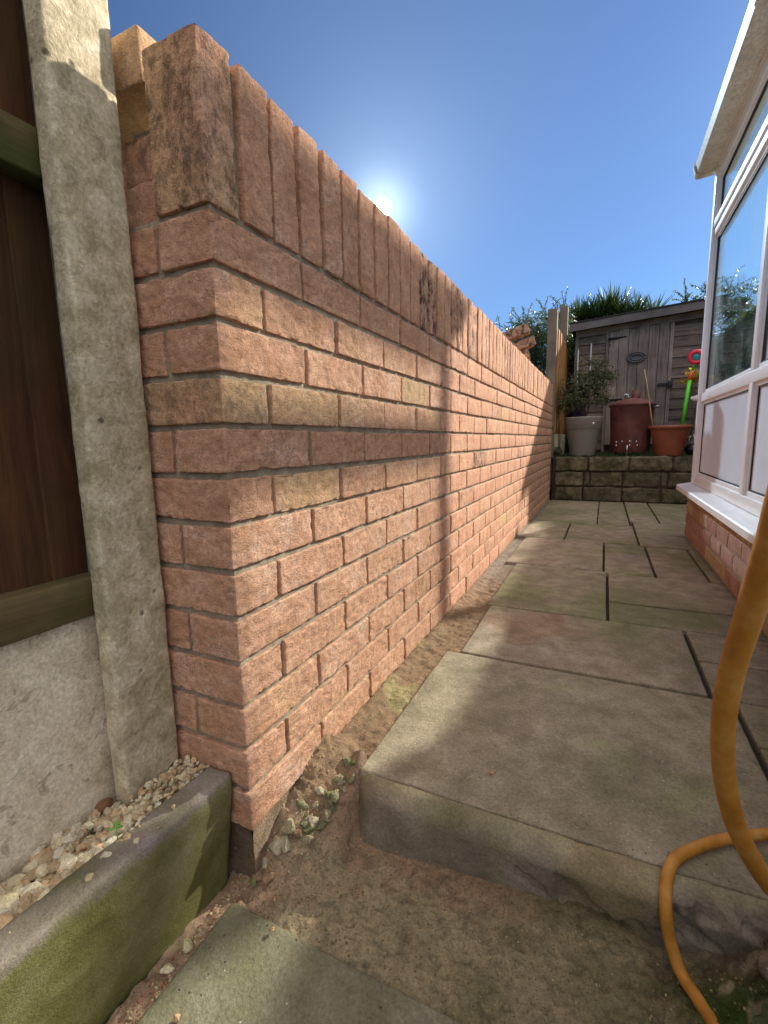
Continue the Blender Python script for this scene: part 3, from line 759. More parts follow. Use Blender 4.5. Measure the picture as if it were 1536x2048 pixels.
# seedling
sp = thing('seedling', 'tiny bright green seedling growing among the gravel by the kerb', 'plant', (-.082, -.172, .095))
mb = MB(); tube(mb, [(-.082, -.172, .095), (-.083, -.171, .118)], .0006, 6); mb.build('stem', 'leaf_green', sp)
mb = MB()
for a in (20, 140, 250):
    d = Vector((math.cos(R(a)), math.sin(R(a)), .3)); p = Vector((-.083, -.171, .118)); sd_ = d.cross(Vector((0, 0, 1))).normalized()*.0035
    mb.add([p, p+d*.006+sd_, p+d*.011, p+d*.006-sd_], [(0, 1, 2, 3)], col=(.9, 0, 0))
mb.build('leaf', 'leaf_green', sp)

# ------------------------------------------------------------------ hose
P = [(1.0, -.42, 1.02), (.90, -.42, 1.0), (.75, -.38, .90), (.63, -.29, .76), (.612, -.19, .66), (.614, -.125, .557), (.615, -.093, .504), (.615, -.062, .443), (.617, -.042, .385), (.627, -.015, .319),
     (.645, .008, .252), (.672, .036, .19), (.71, .08, .12), (.76, .15, .05), (.81, .22, .014), (.845, .29, .010), (.84, .335, .010), (.795, .335, .010), (.745, .310, .010), (.70, .280, .010), (.657, .242, .010), (.630, .208, .010), (.619, .180, -.004), (.618, .158, -.034), (.625, .150, -.07), (.638, .136, -.098), (.655, .112, -.102), (.675, .075, -.102), (.70, .02, -.10), (.74, -.08, -.1), (.80, -.2, -.1), (.85, -.5, -.1)]
mb = MB(); pts = catmull(P, 10); tube(mb, pts, [.0084+.0013*min(1, max(0, (p.z-.02)/.15)) for p in pts], 20)
tag(mb.build('garden_hose', 'hose', origin=(.7, .3, 0)), 'ochre yellow garden hose hanging down and looping on the paving', 'hose')

# ------------------------------------------------------------------ conservatory
XF = 1.02
con = thing('conservatory', 'white framed conservatory with glass panes on a low brick wall', 'conservatory', (2.2, 1.0, 0))
# dwarf wall
mb = MB(); mbN = mb
random.seed(77)
for k in range(4):
    z0 = .012+k*.075; y = -1.5-.1125*(k % 2)
    while y < 2.995:
        y1 = min(y+.215, 3.0)
        if y1-y > .02:
            cc = random.choice([(.1, 0, .2), (.2, .1, .6), (.9, 0, .5), (.0, .1, .3), (1, 0, 1.)])
            rbox(mb, (1.005, y, z0), (1.10, y1, z0+.065), r=.004, step=.02 if y > .6 else .06, disp=.001, ds=60, wob=.0025, ws=30, seed=rs()*20, tint=cc)
        y += .225
    x = 1.115
    while x < 3.4:
        rbox(mb, (x, 2.90, z0), (x+.215, 3.0, z0+.065), r=.004, step=.06, seed=rs()*20, tint=(.3, .2, .3)); x += .225
mb.build('dwarf_wall', 'brick_old', con)
mb = MB(); box(mb, (1.011, -1.5, -.05), (1.09, 2.994, .318)); box(mb, (1.09, 2.906, -.05), (3.4, 2.994, .318)); mb.build('dwarf_wall_mortar', 'mortar_old', con)
# sill
mb = MB()
def pr(prof, y0, y1, mb_):   # extrude an XZ profile along Y
    n_ = len(prof); vs = [(x, y0, z) for x, z in prof]+[(x, y1, z) for x, z in prof]
    fs_ = [(i, (i+1) % n_, n_+(i+1) % n_, n_+i) for i in range(n_)]+[tuple(range(n_-1, -1, -1)), tuple(range(n_, 2*n_))]
    mb_.add(vs, fs_)
pr([(.945, .300), (.945, .326), (.951, .331), (1.03, .347), (1.12, .347), (1.12, .321), (.962, .312), (.958, .300)], -1.5, 3.04, mb)
mb.build('sill', 'pvc', con)
# frames
mb = MB()
def fr(y0, y1, z0, z1, x0=XF, x1=XF+.06): rbox(mb, (x0, y0, z0), (x1, y1, z1), r=.003, step=.3)
ZB, ZP, ZT1, ZF0, ZF1, ZT2 = .348, .40, .845, .905, 1.775, 2.15
def fr_all():
    fr(2.895, 2.935, ZB, ZT2, XF-.012, XF+.02)                 # corner post
    fr(-1.5, 2.894, ZB, ZP)                         # bottom rail
    fr(-1.5, 2.894, ZT1, ZF0-.012)                  # transom
    fr(-1.5, 2.894, ZF1, ZF1+.034); fr(-1.5, 2.894, ZF1+.046, ZF1+.085, XF-.006)   # head of window / fanlight sill
    fr(-1.5, 2.894, ZF1+.034, ZF1+.046, XF+.012)
    fr(-1.5, 2.894, 2.09, ZT2)
    for y0 in (1.79, .70, -.4):
        fr(y0, y0+.048, ZP, ZT1); fr(y0, y0+.048, ZF0-.012, ZF1); fr(y0, y0+.048, ZF1+.085, 2.09)
    # inner casement bead round each pane
    for (ya, yb) in ((1.838, 2.895), (.748, 1.79), (-.352, .70)):
        for (za, zb) in ((ZP, ZT1), (ZF0-.012, ZF1), (ZF1+.085, 2.09)):
            b_ = .020
            fr(ya, yb, za, za+b_, XF+.012, XF+.030); fr(ya, yb, zb-b_*.8, zb, XF+.012, XF+.030)
            fr(ya, ya+b_, za+b_, zb-b_*.8, XF+.012, XF+.030); fr(yb-b_, yb, za+b_, zb-b_*.8, XF+.012, XF+.030)
fr_all()
# end wall (faces the garden), and roof edge
for x in (3.3,):
    rbox(mb, (x, 2.875, ZB), (x+.055, 2.935, ZT2), r=.003, step=.5)
for z0, z1 in ((ZB, ZP), (ZT1, ZF0)):
    rbox(mb, (1.082, 2.88, z0), (3.36, 2.93, z1), r=.003, step=.5)
mb.build('frame', 'pvc', con)
panes = [(ya, yb, za, zb, lo) for (ya, yb) in ((1.838, 2.895), (.748, 1.79), (-.352, .70)) for (za, zb, lo) in ((ZP, ZT1, 1), (ZF0-.012, ZF1, 0), (ZF1+.085, 2.09, 0))]
for (ya, yb, za, zb, lo) in panes:
    ya += .020; yb -= .020; za += .020; zb -= .016
    win = MB(); t_ = .007
    for a, b in (((ya, za), (yb, za+t_)), ((ya, zb-t_), (yb, zb)), ((ya, za+t_), (ya+t_, zb-t_)), ((yb-t_, za+t_), (yb, zb-t_))):
        box(win, (XF+.017, a[0], a[1]), (XF+.029, b[0], b[1]))
    wo_ = win.build('window_gasket', 'gasket', con)
    pn = MB(); box(pn, (XF+.0215, ya+t_, za+t_), (XF+.0265, yb-t_, zb-t_)); pn.build('panel' if lo else 'pane', 'panel' if lo else 'glass', con)
pn = MB()
box(pn, (1.083, 2.905, ZF0+.001), (3.295, 2.909, 2.26))
pn.build('end_glazing', 'glass_clear', con)
pn = MB()
box(pn, (1.083, 2.90, ZP+.001), (3.295, 2.91, ZT1-.001))
pn.build('end_panel', 'panel', con)
# transom end cap poking out past the corner
mb = MB(); pr([(.985, .872), (.985, .885), (1.06, .905), (1.10, .905), (1.10, .86), (1.06, .86), (1.0, .862)], 2.945, 3.02, mb); mb.build('transom_cap', 'pvc', con)
# gutter with brackets, fascia
mb = MB()
pr([(.910, 2.205), (.905, 2.19), (.918, 2.150), (.925, 2.143), (1.012, 2.150), (1.012, 2.21), (1.005, 2.21), (1.005, 2.16), (.93, 2.152), (.917, 2.195), (.917, 2.205)], -1.5, 3.0, mb)
mb.build('gutter', 'gutter', con)
mb = MB(); pr([(.917, 2.2), (.922, 2.156), (1.0, 2.162), (1.0, 2.21)], 3.001, 3.006, mb); mb.build('gutter_end', 'gutter', con)
for y0 in (2.93, 1.72, .5):
    mb = MB(); pr([(.903, 2.216), (.897, 2.19), (.911, 2.145), (.922, 2.136), (1.015, 2.143), (1.015, 2.149), (.924, 2.1425), (.917, 2.1495), (.904, 2.19), (.909, 2.206)], y0, y0+.035, mb)
    mb.build('gutter_bracket', 'gutter', con)
mb = MB(); box(mb, (1.0125, -1.5, 2.152), (1.03, 2.99, 2.205)); mb.build('fascia', 'pvc', con)
# glazed roof and house wall behind
mb = MB(); mb.add([(1.02, -1.5, 2.215), (1.02, 2.95, 2.215), (3.6, 2.95, 2.946), (3.6, -1.5, 2.946)], [(0, 1, 2, 3)]); mb.build('roof_glazing', 'glass_clear', con)
mb = MB(); box(mb, (3.6, -1.5, -.05), (3.8, 3.2, 5.2)); mb.build('house_wall', 'plaster', con)
mb = MB(); box(mb, (1.10, -1.5, -.1), (3.6, 2.9, .08)); mb.build('floor', 'tile', con)
mb = MB(); mb.add([(1.085, 2.907, 2.261), (3.295, 2.907, 2.261), (3.295, 2.907, 2.85), (1.085, 2.907, 2.262)], [(0, 1, 2, 3)]); mb.build('gable_glazing', 'glass_clear', con)

# ------------------------------------------------------------------ retaining wall and terrace
ret = thing('retaining_wall', 'low mossy walling stone retaining wall at the end of the path', 'wall', (.8, 4.75, 0))
mb = MB(); random.seed(12)
for k in range(3):
    z0 = .0+k*.153; x = .045
    first = True
    widths = [[.32, .37, .37, .41, .5], [.28, .06, .30, .33, .06, .25, .4], [.28, .36, .34, .4, .5]][2-k]
    for wd in widths:
        wd *= 1.0
        t = random.uniform(.65, 1.25)
        rbox(mb, (x+.006, 4.66+random.uniform(-.012, .012), z0+.004), (x+wd-.008, 4.80, z0+.142), r=.012, step=.014, disp=.009, ds=26, wob=.012, ws=10, seed=rs()*20, col=(t, t, t)); x += wd
mb.build('stonework', 'walling', ret)
mb = MB(); box(mb, (.02, 4.685, -.05), (2.6, 4.81, .445)); mb.build('joints', 'walling_joint', ret)
mb = MB()
grid(mb, -.05, 8, 4.70, 14, .12, lambda x, y: .448+.012*fbm(x, y, 0, 3, 3), lambda x, y: (.14, .13, .07))
tag(mb.build('terrace_ground', 'rough'), kind='structure')
mb = MB(); box(mb, (-.05, 4.811, -.2), (8, 5.0, .44)); box(mb, (2.6, 4.69, -.2), (8, 4.812, .44)); tag(mb.build('terrace_bank', 'earth'), kind='structure')
def blades(mb, n, fn, h, wd, lean=.5):
    for i in range(n):
        p = Vector(fn()); a = rs()*6.28; d = Vector((math.cos(a), math.sin(a), 0)); s_ = Vector((-d.y, d.x, 0))*wd
        hh = h*random.uniform(.5, 1.2); t = p+d*hh*lean*rs()+Vector((0, 0, hh))
        mb.add([p-s_, p+s_, t], [(0, 1, 2)], col=(rs(), 0, 0))
mb = MB(); blades(mb, 5000, lambda: (random.uniform(.02, 1.9), 4.78+rs()**1.3*1.0, .445), .035, .0018)
tag(mb.build('grass', 'grass'), 'short dark green grass on the raised bed around the pots', 'grass', kind='stuff')

# ------------------------------------------------------------------ foliage helpers
def leafcloud(mb, blobs, n, size, asp=.5, thr=-.05, ns=3.5, edge=.55, light=.5):
    k = 0; tries = 0
    tot = sum(b[1][0]*b[1][1]*b[1][2] for b in blobs)
    while k < n and tries < n*12:
        tries += 1
        u = rs()*tot
        for c, r in blobs:
            u -= r[0]*r[1]*r[2]
            if u <= 0: break
        d = Vector((random.gauss(0, 1), random.gauss(0, 1), random.gauss(0, 1))).normalized()
        q = edge+(1-edge)*rs() if rs() < .75 else rs()*edge
        q *= 1+.22*noise.noise(d*2.3+Vector(c))
        p = Vector(c)+Vector((d.x*r[0], d.y*r[1], d.z*r[2]))*q
        if noise.noise(p*ns) < thr: continue
        s_ = size*random.uniform(.6, 1.3)
        nrm = (d+Vector((random.gauss(0, .6), random.gauss(0, .6), random.gauss(.3, .6)))).normalized()
        t = nrm.cross(Vector((rs()-.5, rs()-.5, rs()-.5))).normalized(); b_ = nrm.cross(t)
        f_ = nrm*s_*.18
        mb.add([p-t*s_, p+b_*s_*asp-f_, p+t*s_, p-b_*s_*asp-f_], [(0, 1, 2), (0, 2, 3)], col=(min(1, max(0, random.gauss(light, .25)+.4*noise.noise(p*2))), 0, 0))
        k += 1
def sprays(mb, sm_, base, n, length, size, spread=.5):
    for i in range(n):
        p = Vector(base[i % len(base)]); d = Vector((random.gauss(0, spread), random.gauss(0, spread*.5), 1)).normalized(); pts = [p.copy()]
        L = length*random.uniform(.4, 1)
        for q in range(8):
            d = (d+Vector((random.gauss(0, .15), random.gauss(0, .1), -.10))).normalized(); p = p+d*L/8; pts.append(p.copy())
            for _ in range(5):
                t = Vector((random.gauss(0, 1), random.gauss(0, 1), random.gauss(0, 1))).normalized(); b_ = t.cross(d).normalized()*size*.4
                mb.add([p, p+t*size*.6+b_, p+t*size*1.3, p+t*size*.6-b_], [(0, 1, 2, 3)], col=(min(1, rs()*.6+.4), 0, 0))
        tube(sm_, pts, .003, 4)

random.seed(31)
# grey pot and shrub
gp = thing('plant_pot', 'large taupe plastic plant pot on the raised bed nearest the brick wall', 'plant pot', (.29, 4.93, .455))
mb = MB(); lathe(mb, (.29, 4.93, .455), [(0, .0), (.118, 0), (.124, .012), (.170, .275), (.176, .283), (.181, .286), (.194, .395), (.197, .402), (.194, .406), (.184, .403), (.180, .37), (.0, .37)], 56)
mb.build('pot_body', 'pot_grey', gp)
mb = MB(); lathe(mb, (0, 0, 0), [(0, .004), (.010, .003), (.011, 0)], 20)
mb.v = [(.29+.10+x, 4.93-.164-z, .455+.335+y) for x, y, z in [tuple(v) for v in mb.v]]; mb.build('badge', 'white', gp)
mb = MB(); lathe(mb, (.29, 4.93, .80), [(.181, 0), (.0, .012)], 30); mb.build('soil', 'soil', gp)
sh = thing('shrub', 'dense small leaved shrub growing in the taupe pot, top lit yellow green', 'shrub', (.29, 4.93, .82))
mb = MB(); leafcloud(mb, [((.20, 4.93, 1.13), (.22, .2, .20)), ((.33, 4.93, 1.18), (.23, .2, .20)), ((.14, 4.93, 1.02), (.20, .17, .15)), ((.40, 4.93, 1.30), (.19, .17, .15)), ((.32, 4.93, 1.40), (.12, .12, .14)), ((.43, 4.93, 1.05), (.13, .14, .10)), ((.52, 4.93, 1.25), (.10, .1, .09)), ((.45, 4.93, 1.42), (.07, .08, .10))], 8500, .014, .42, thr=-.08, ns=12, edge=.3)
mb.build('foliage', 'leaf_shrub', sh)
mb = MB()
for a in range(9):
    e = Vector((.29+random.uniform(-.2, .2), 4.93+random.uniform(-.1, .1), random.uniform(1.1, 1.4))); b0 = Vector((.29+random.uniform(-.03, .03), 4.93, .82))
    tube(mb, [b0, b0.lerp(e, .4)+Vector((0, 0, .05)), e], [.007, .005, .002], 6)
mb.build('stem', 'bark', sh)
mb = MB(); rbox(mb, (.16, 5.12, .78), (.30, 5.16, 1.02), r=.01, step=.03, wob=.01, ws=8)
tag(mb.build('cloth_bag', 'purple', origin=(.23, 5.14, .78)), 'dark purple bundle showing behind the shrub stem', 'bundle')

# incinerator bin
bi = thing('garden_incinerator', 'rusty red-brown metal garden incinerator bin with a domed lid', 'incinerator', (.745, 5.05, .46))
mb = MB(); lathe(mb, (.745, 5.05, .46), [(.180, .03), (.186, .04), (.190, .18), (.205, .5), (.209, .508), (.203, .512), (0, .512)], 48); mb.build('drum', 'bin', bi)
mb = MB(); lathe(mb, (.745, 5.05, .46), [(.216, .500), (.220, .506), (.218, .522), (.205, .528), (.13, .565), (.055, .58), (.055, .583), (0, .583)], 48); mb.build('lid', 'bin', bi)
mb = MB(); lathe(mb, (.775, 5.05, .46), [(.040, .575), (.042, .66), (.038, .66), (.036, .58)], 28); mb.build('chimney', 'bin', bi)
mb = MB(); tube(mb, catmull([(.655, 5.0, 1.02), (.66, 4.99, 1.065), (.69, 4.99, 1.078), (.712, 4.99, 1.04)], 6), .009, 8); mb.build('handle', 'steel', bi)
mb = MB(); tube(mb, catmull([(.938, 4.95, .94), (.965, 4.93, .945), (.985, 4.95, .94), (.955, 5.0, .94)], 6), .007, 8); mb.build('handle', 'steel', bi)
for px, pz in ((-.13, .135), (-.08, .14), (-.01, .142), (.05, .14), (-.13, .10), (-.01, .102), (.06, .098)):
    mb = MB(); r_ = .1905; yy = 5.05-math.sqrt(r_**2-px**2)-.002
    lathe(mb, (0, 0, 0), [(.0065, 0), (.0, .002)], 12); mb.v = [(.745+px+v[0], yy-v[2], .46+pz+v[1]) for v in mb.v]; mb.build('vent_hole', 'chrome', bi)
for a in (-100, 20, 140):
    mb = MB(); cx, cy = .745+.17*math.cos(R(a)), 5.05+.17*math.sin(R(a)); tube(mb, [(cx, cy, .445), (cx, cy-.01, .56)], .011, 8); mb.build('leg', 'steel', bi)

# terracotta pot, cane, toy
tp = thing('plant_pot', 'terracotta coloured plastic pot with a wide rim beside the incinerator', 'plant pot', (1.083, 4.87, .453))
mb = MB(); lathe(mb, (1.083, 4.87, .453), [(0, 0), (.112, 0), (.118, .01), (.160, .215), (.166, .225), (.172, .262), (.190, .266), (.192, .292), (.186, .296), (.17, .29), (.165, .26), (0, .26)], 56)
mb.build('pot_body', 'pot_terra', tp)
mb = MB(); lathe(mb, (1.083, 4.87, .453+.262), [(.166, 0), (.0, .01)], 30); mb.build('soil', 'soil', tp)
wp = thing('withered_plant', 'short withered stalks standing in the terracotta pot', 'plant', (1.06, 4.85, .715))
for i in range(12):
    sm_ = MB(); b0 = Vector((1.06+random.uniform(-.1, .07), 4.85+random.uniform(-.08, .05), .715)); tube(sm_, [b0, b0+Vector((random.uniform(-.02, .02), 0, random.uniform(.03, .075)))], .0022, 5)
    sm_.build('stalk', 'bark', wp)
mb = MB(); tube(mb, [(.928, 4.79, .735), (.905, 4.80, .86), (.868, 4.81, 1.08), (.824, 4.82, 1.30)], [.007, .0065, .006, .005], 8)
tag(mb.build('bamboo_cane', 'cane', origin=(.928, 4.79, .735)), 'thin bamboo cane leaning out of the terracotta pot', 'cane')
ty = thing('garden_windmill', 'lime green toy stake with a red and teal disc in the terracotta pot', 'toy windmill', (1.178, 4.82, .72))
mb = MB(); tube(mb, [(1.172, 4.82, .72), (1.208, 4.82, 1.17)], .0165, 14); mb.build('stake', 'lime', ty)
mb = MB(); tube(mb, [(1.208, 4.82, 1.17), (1.213, 4.82, 1.215), (1.222, 4.82, 1.25)], [.018, .022, .012], 12); mb.build('collar', 'orange', ty)
mb = MB(); tube(mb, [(1.222, 4.82, 1.25), (1.245, 4.815, 1.33), (1.25, 4.80, 1.37)], [.011, .009, .007], 10); mb.build('neck', 'lime', ty)
def disc(prof, c, seg=36, **k):
    m_ = MB(); lathe(m_, (0, 0, 0), prof, seg); m_.v = [(c[0]+v[0], c[1]-v[2], c[2]+v[1]) for v in m_.v]; return m_
disc([(.034, .0), (.034, .012), (.045, .018), (.066, .014), (.070, .0), (.064, -.008), (.034, 0)], (1.243, 4.80, 1.372)).build('ring', 'red', ty)
disc([(.0, .012), (.026, .010), (.034, .004), (.034, -.004), (0, -.006)], (1.243, 4.80, 1.372)).build('hub', 'teal', ty)
# lantern
ln = thing('garden_lantern', 'small dark round garden lantern with a bright wire cage by the conservatory', 'lantern', (1.285, 4.9, .455))
mb = MB(); lathe(mb, (1.285, 4.9, .455), [(0, .0), (.045, .01), (.07, .05), (.062, .09), (.035, .11), (0, .112)], 28); mb.build('lamp_body', 'plastic_black', ln)
mb = MB()
for a in range(0, 360, 45):
    pr_ = [(1.285+r_*math.cos(R(a)), 4.9+r_*math.sin(R(a)), .455+z_) for r_, z_ in ((.035, .10), (.052, .13), (.05, .17), (.03, .195))]; tube(mb, pr_, .0035, 6)
tube(mb, [(1.285+.03*math.cos(R(a)), 4.9+.03*math.sin(R(a)), .65) for a in range(0, 361, 20)], .0035, 6)
mb.build('cage', 'chrome', ln)
# yellow leaved shrub
ys_ = thing('shrub', 'small shrub with yellow and orange leaves behind the toy windmill', 'shrub', (1.3, 5.3, .45))
mb = MB(); leafcloud(mb, [((1.30, 5.3, 1.24), (.17, .12, .10)), ((1.22, 5.3, 1.21), (.10, .08, .05)), ((1.38, 5.3, 1.2), (.14, .1, .12))], 420, .022, .42, thr=-.1, ns=9, edge=.3, light=.6); mb.build('foliage', 'leaf_yellow', ys_)
mb = MB()
for i in range(6): tube(mb, [(1.3, 5.3, .45), (1.3+random.uniform(-.05, .05), 5.3, .85), (1.3+random.uniform(-.13, .1), 5.3, 1.25)], [.006, .004, .002], 5)
mb.build('stem', 'bark', ys_)
# low plant by the fence foot
lp = MB(); leafcloud(lp, [((.04, 4.90, .50), (.06, .12, .06))], 260, .014, .4, ns=12)
tag(lp.build('weed', 'leaf_shrub', origin=(.05, 4.9, .46)), 'low dark weeds between the brick wall end and the taupe pot', 'plant')

# ------------------------------------------------------------------ timber post and fence past the wall end
mb = MB(); rbox(mb, (-.088, 4.76, .1), (.006, 4.85, 1.965), r=.006, step=.05, wob=.003, ws=6, seed=1.)
tag(mb.build('fence_post', 'timber_post', origin=(-.04, 4.8, .1)), 'weathered grey timber post at the far end of the brick wall', 'post')
fo = thing('timber_fence', 'orange-brown timber fence running away behind the weathered post', 'fence', (.02, 6.2, .45))
mb = MB(); y = 4.86; i = 0
while y < 7.6:
    rbox(mb, (.0+.012*(i % 2), y, .70), (.018+.012*(i % 2), y+.13, 1.78-.03*(y-4.8)+random.uniform(-.01, .01)), r=.003, step=.1, seed=i*.7); y += .118; i += 1
mb.build('board', 'fence_orange', fo)
mb = MB(); rbox(mb, (.0, 4.86, .40), (.045, 7.6, .69), r=.004, step=.2); mb.build('gravel_board', 'post', fo)
mb = MB(); rbox(mb, (-.085, 6.0, .2), (.012, 6.09, 2.29), r=.006, step=.1, seed=6.)
tag(mb.build('fence_post', 'timber_post', origin=(-.04, 6.05, .2)), 'taller dark post further back, half hidden by the spiky plant', 'post')

# ------------------------------------------------------------------ shed
sd_o = thing('garden_shed', 'weathered dark timber garden shed with plank door and sloping fascia', 'shed', (.8, 6.6, .45))
Y0 = 5.8
def zt(x): return 1.90+.066*(x-.07)    # underside of fascia
mb = MB(); random.seed(9)
def vboard(m_, x0, x1, z0, yf, t=.016, c=None, seed=0.):
    zl = zt(x0)-.06; zr = zt(x1)-.06
    cc = c or (lambda v: (v, v, v))(random.uniform(.75, 1.2))
    vs_ = [(x0, yf, z0), (x1, yf, z0), (x1, yf, zr), (x0, yf, zl), (x0, yf+t, z0), (x1, yf+t, z0), (x1, yf+t, zr), (x0, yf+t, zl)]
    m_.add(vs_, [(0, 1, 2, 3), (5, 4, 7, 6), (4, 0, 3, 7), (1, 5, 6, 2), (3, 2, 6, 7), (4, 5, 1, 0)], col=cc)
def hboards(m_, x0, x1, zb, ztp):
    z = zb
    while z < ztp:
        v = random.uniform(.7, 1.2); h_ = .118
        vs_ = [(x0, Y0-.014, z), (x1, Y0-.014, z), (x1, Y0, z+h_), (x0, Y0, z+h_), (x0, Y0+.012, z), (x1, Y0+.012, z), (x1, Y0+.012, z+h_), (x0, Y0+.012, z+h_)]
        m_.add(vs_, [(0, 1, 2, 3), (5, 4, 7, 6), (4, 0, 3, 7), (1, 5, 6, 2), (3, 2, 6, 7), (4, 5, 1, 0)], col=(v, v*.97, v*.95)); z += .114
hboards(mb, .15, .50, .5, 1.80); hboards(mb, 1.14, 1.46, .5, 1.86)
mb.add([(.13, Y0+.02, .45), (1.5, Y0+.02, .45), (1.5, Y0+.02, 2.0), (.13, Y0+.02, 1.93), (.13, Y0+1.6, .45), (1.5, Y0+1.6, .45), (1.5, Y0+1.6, 2.0), (.13, Y0+1.6, 1.93)],
       [(0, 1, 2, 3), (5, 4, 7, 6), (4, 0, 3, 7), (1, 5, 6, 2)], col=(.7, .7, .7))
mb.build('cladding', 'shed', sd_o)
mb = MB(); vboard(mb, .128, .165, .47, Y0-.035, .035); vboard(mb, 1.43, 1.48, .47, Y0-.035, .035); vboard(mb, 1.115, 1.15, .47, Y0-.03, .03, (1.2, 1.2, 1.2)); vboard(mb, .468, .495, .47, Y0-.03, .03)
mb.build('corner_trim', 'shed_v', sd_o)
door = MB(); x = .50
for i in range(6):
    vboard(door, x, x+.097, .56, Y0-.045-.004*(i % 2), .03); x += .102
dr = door.build('door', 'shed_v', sd_o)
def sub(nm, mat, fn):
    m_ = MB(); fn(m_); return m_.build(nm, mat, dr)
sub('hinge', 'iron', lambda q: (box(q, (.485, Y0-.062, 1.765), (.52, Y0-.0495, 1.80)), tube(q, [(.50, Y0-.058, 1.785), (.68, Y0-.056, 1.797)], [.014, .006], 6)))
sub('hinge', 'iron', lambda q: (box(q, (.485, Y0-.062, 1.05), (.52, Y0-.0495, 1.12)), tube(q, [(.50, Y0-.058, 1.085), (.68, Y0-.056, 1.09)], [.013, .006], 6)))
sub('hasp', 'iron', lambda q: (box(q, (1.02, Y0-.064, 1.215), (1.15, Y0-.0505, 1.245)), rbox(q, (1.118, Y0-.085, 1.185), (1.165, Y0-.065, 1.265), r=.006, step=.03)))
def oval(q):
    for k_, (a_, b_, d_) in enumerate(((.092, .055, 0), (.062, .034, .004))):
        tube(q, [(.79+a_*math.cos(R(t)), Y0-.062-d_, 1.555+b_*math.sin(R(t))) for t in range(0, 361, 15)], .011-.003*k_, 8)
    vs_ = [(.79+.085*math.cos(R(t)), Y0-.056, 1.555+.05*math.sin(R(t))) for t in range(0, 360, 15)]
    q.add(vs_, [tuple(range(len(vs_)-1, -1, -1))])
sub('plaque', 'iron_grey', oval)
mb = MB()
def slant(m_, x0, x1, za, h_, y0, y1, sl=.066):
    z = lambda x_: za+sl*(x_-.07)
    vs_ = [(x0, y0, z(x0)), (x1, y0, z(x1)), (x1, y0, z(x1)+h_), (x0, y0, z(x0)+h_), (x0, y1, z(x0)), (x1, y1, z(x1)), (x1, y1, z(x1)+h_), (x0, y1, z(x0)+h_)]
    m_.add(vs_, [(0, 1, 2, 3), (5, 4, 7, 6), (4, 0, 3, 7), (1, 5, 6, 2), (3, 2, 6, 7), (4, 5, 1, 0)])
slant(mb, .065, 1.60, 1.895, .085, Y0-.16, Y0-.135); mb.build('fascia', 'fascia', sd_o)
mb = MB(); slant(mb, .13, 1.5, 1.83, .075, Y0-.045, Y0-.02); mb.build('top_rail', 'shed', sd_o)
mb = MB(); slant(mb, .06, 1.62, 1.983, .014, Y0-.17, Y0+1.8); slant(mb, .07, 1.6, 1.945, .03, Y0-.134, Y0+1.75); mb.build('roof', 'felt', sd_o)
mb = MB(); box(mb, (.30, Y0-.035, 1.42), (.312, Y0-.016, 1.76)); box(mb, (.16, Y0-.05, .62), (.172, Y0-.036, 1.7)); mb.build('white_batten', 'white', sd_o)

# ------------------------------------------------------------------ planting behind
random.seed(55)
def bush(label, blobs, n, size, mat, base, sprayb=None, ns_=0, group=None, **k):
    t = thing('bush', label, 'bush', base, group)
    mb = MB(); sm2 = MB()
    leafcloud(mb, blobs, n, size, **k)
    if sprayb: sprays(mb, sm2, sprayb, ns_, .42, size*.9, .55)
    mb.build('foliage', mat, t)
    for c, r in blobs[:4]: tube(sm2, [base, Vector(base).lerp(Vector(c), .6)+Vector((.05, 0, -.1)), c], [.04, .025, .01], 7)
    sm2.build('stem', 'bark', t); return t
bush('big glossy green bush behind the far end of the brick wall', [((-.42, 6.45, 2.0), (.40, .4, .40)), ((-.50, 6.5, 1.95), (.42, .5, .42)), ((-.15, 6.5, 1.75), (.36, .5, .55)), ((-.9, 6.6, 1.75), (.4, .5, .42)), ((-.3, 6.5, 1.2), (.6, .6, .6)), ((-.9, 6.6, 1.3), (.55, .5, .5)), ((-.05, 6.55, 2.15), (.16, .3, .2))],
     30000, .022, 'leaf_bush', (-.5, 6.6, .0), [(-.95, 6.5, 2.02), (-.6, 6.5, 2.2), (-.3, 6.5, 2.25), (-.1, 6.5, 2.25), (-.75, 6.5, 2.1)], 46, asp=.42, thr=-.12, ns=6, light=.55)
bush('light green climber spilling over behind the right end of the shed roof', [((1.75, 8.0, 2.45), (.45, .4, .28)), ((2.2, 8.0, 2.5), (.4, .4, .3)), ((1.9, 8, 1.8), (.7, .4, .7))], 5000, .03, 'leaf_bush', (1.9, 8.1, .45), [(1.5, 7.9, 2.55), (1.75, 7.9, 2.65), (2.0, 7.9, 2.65)], 24, asp=.42)
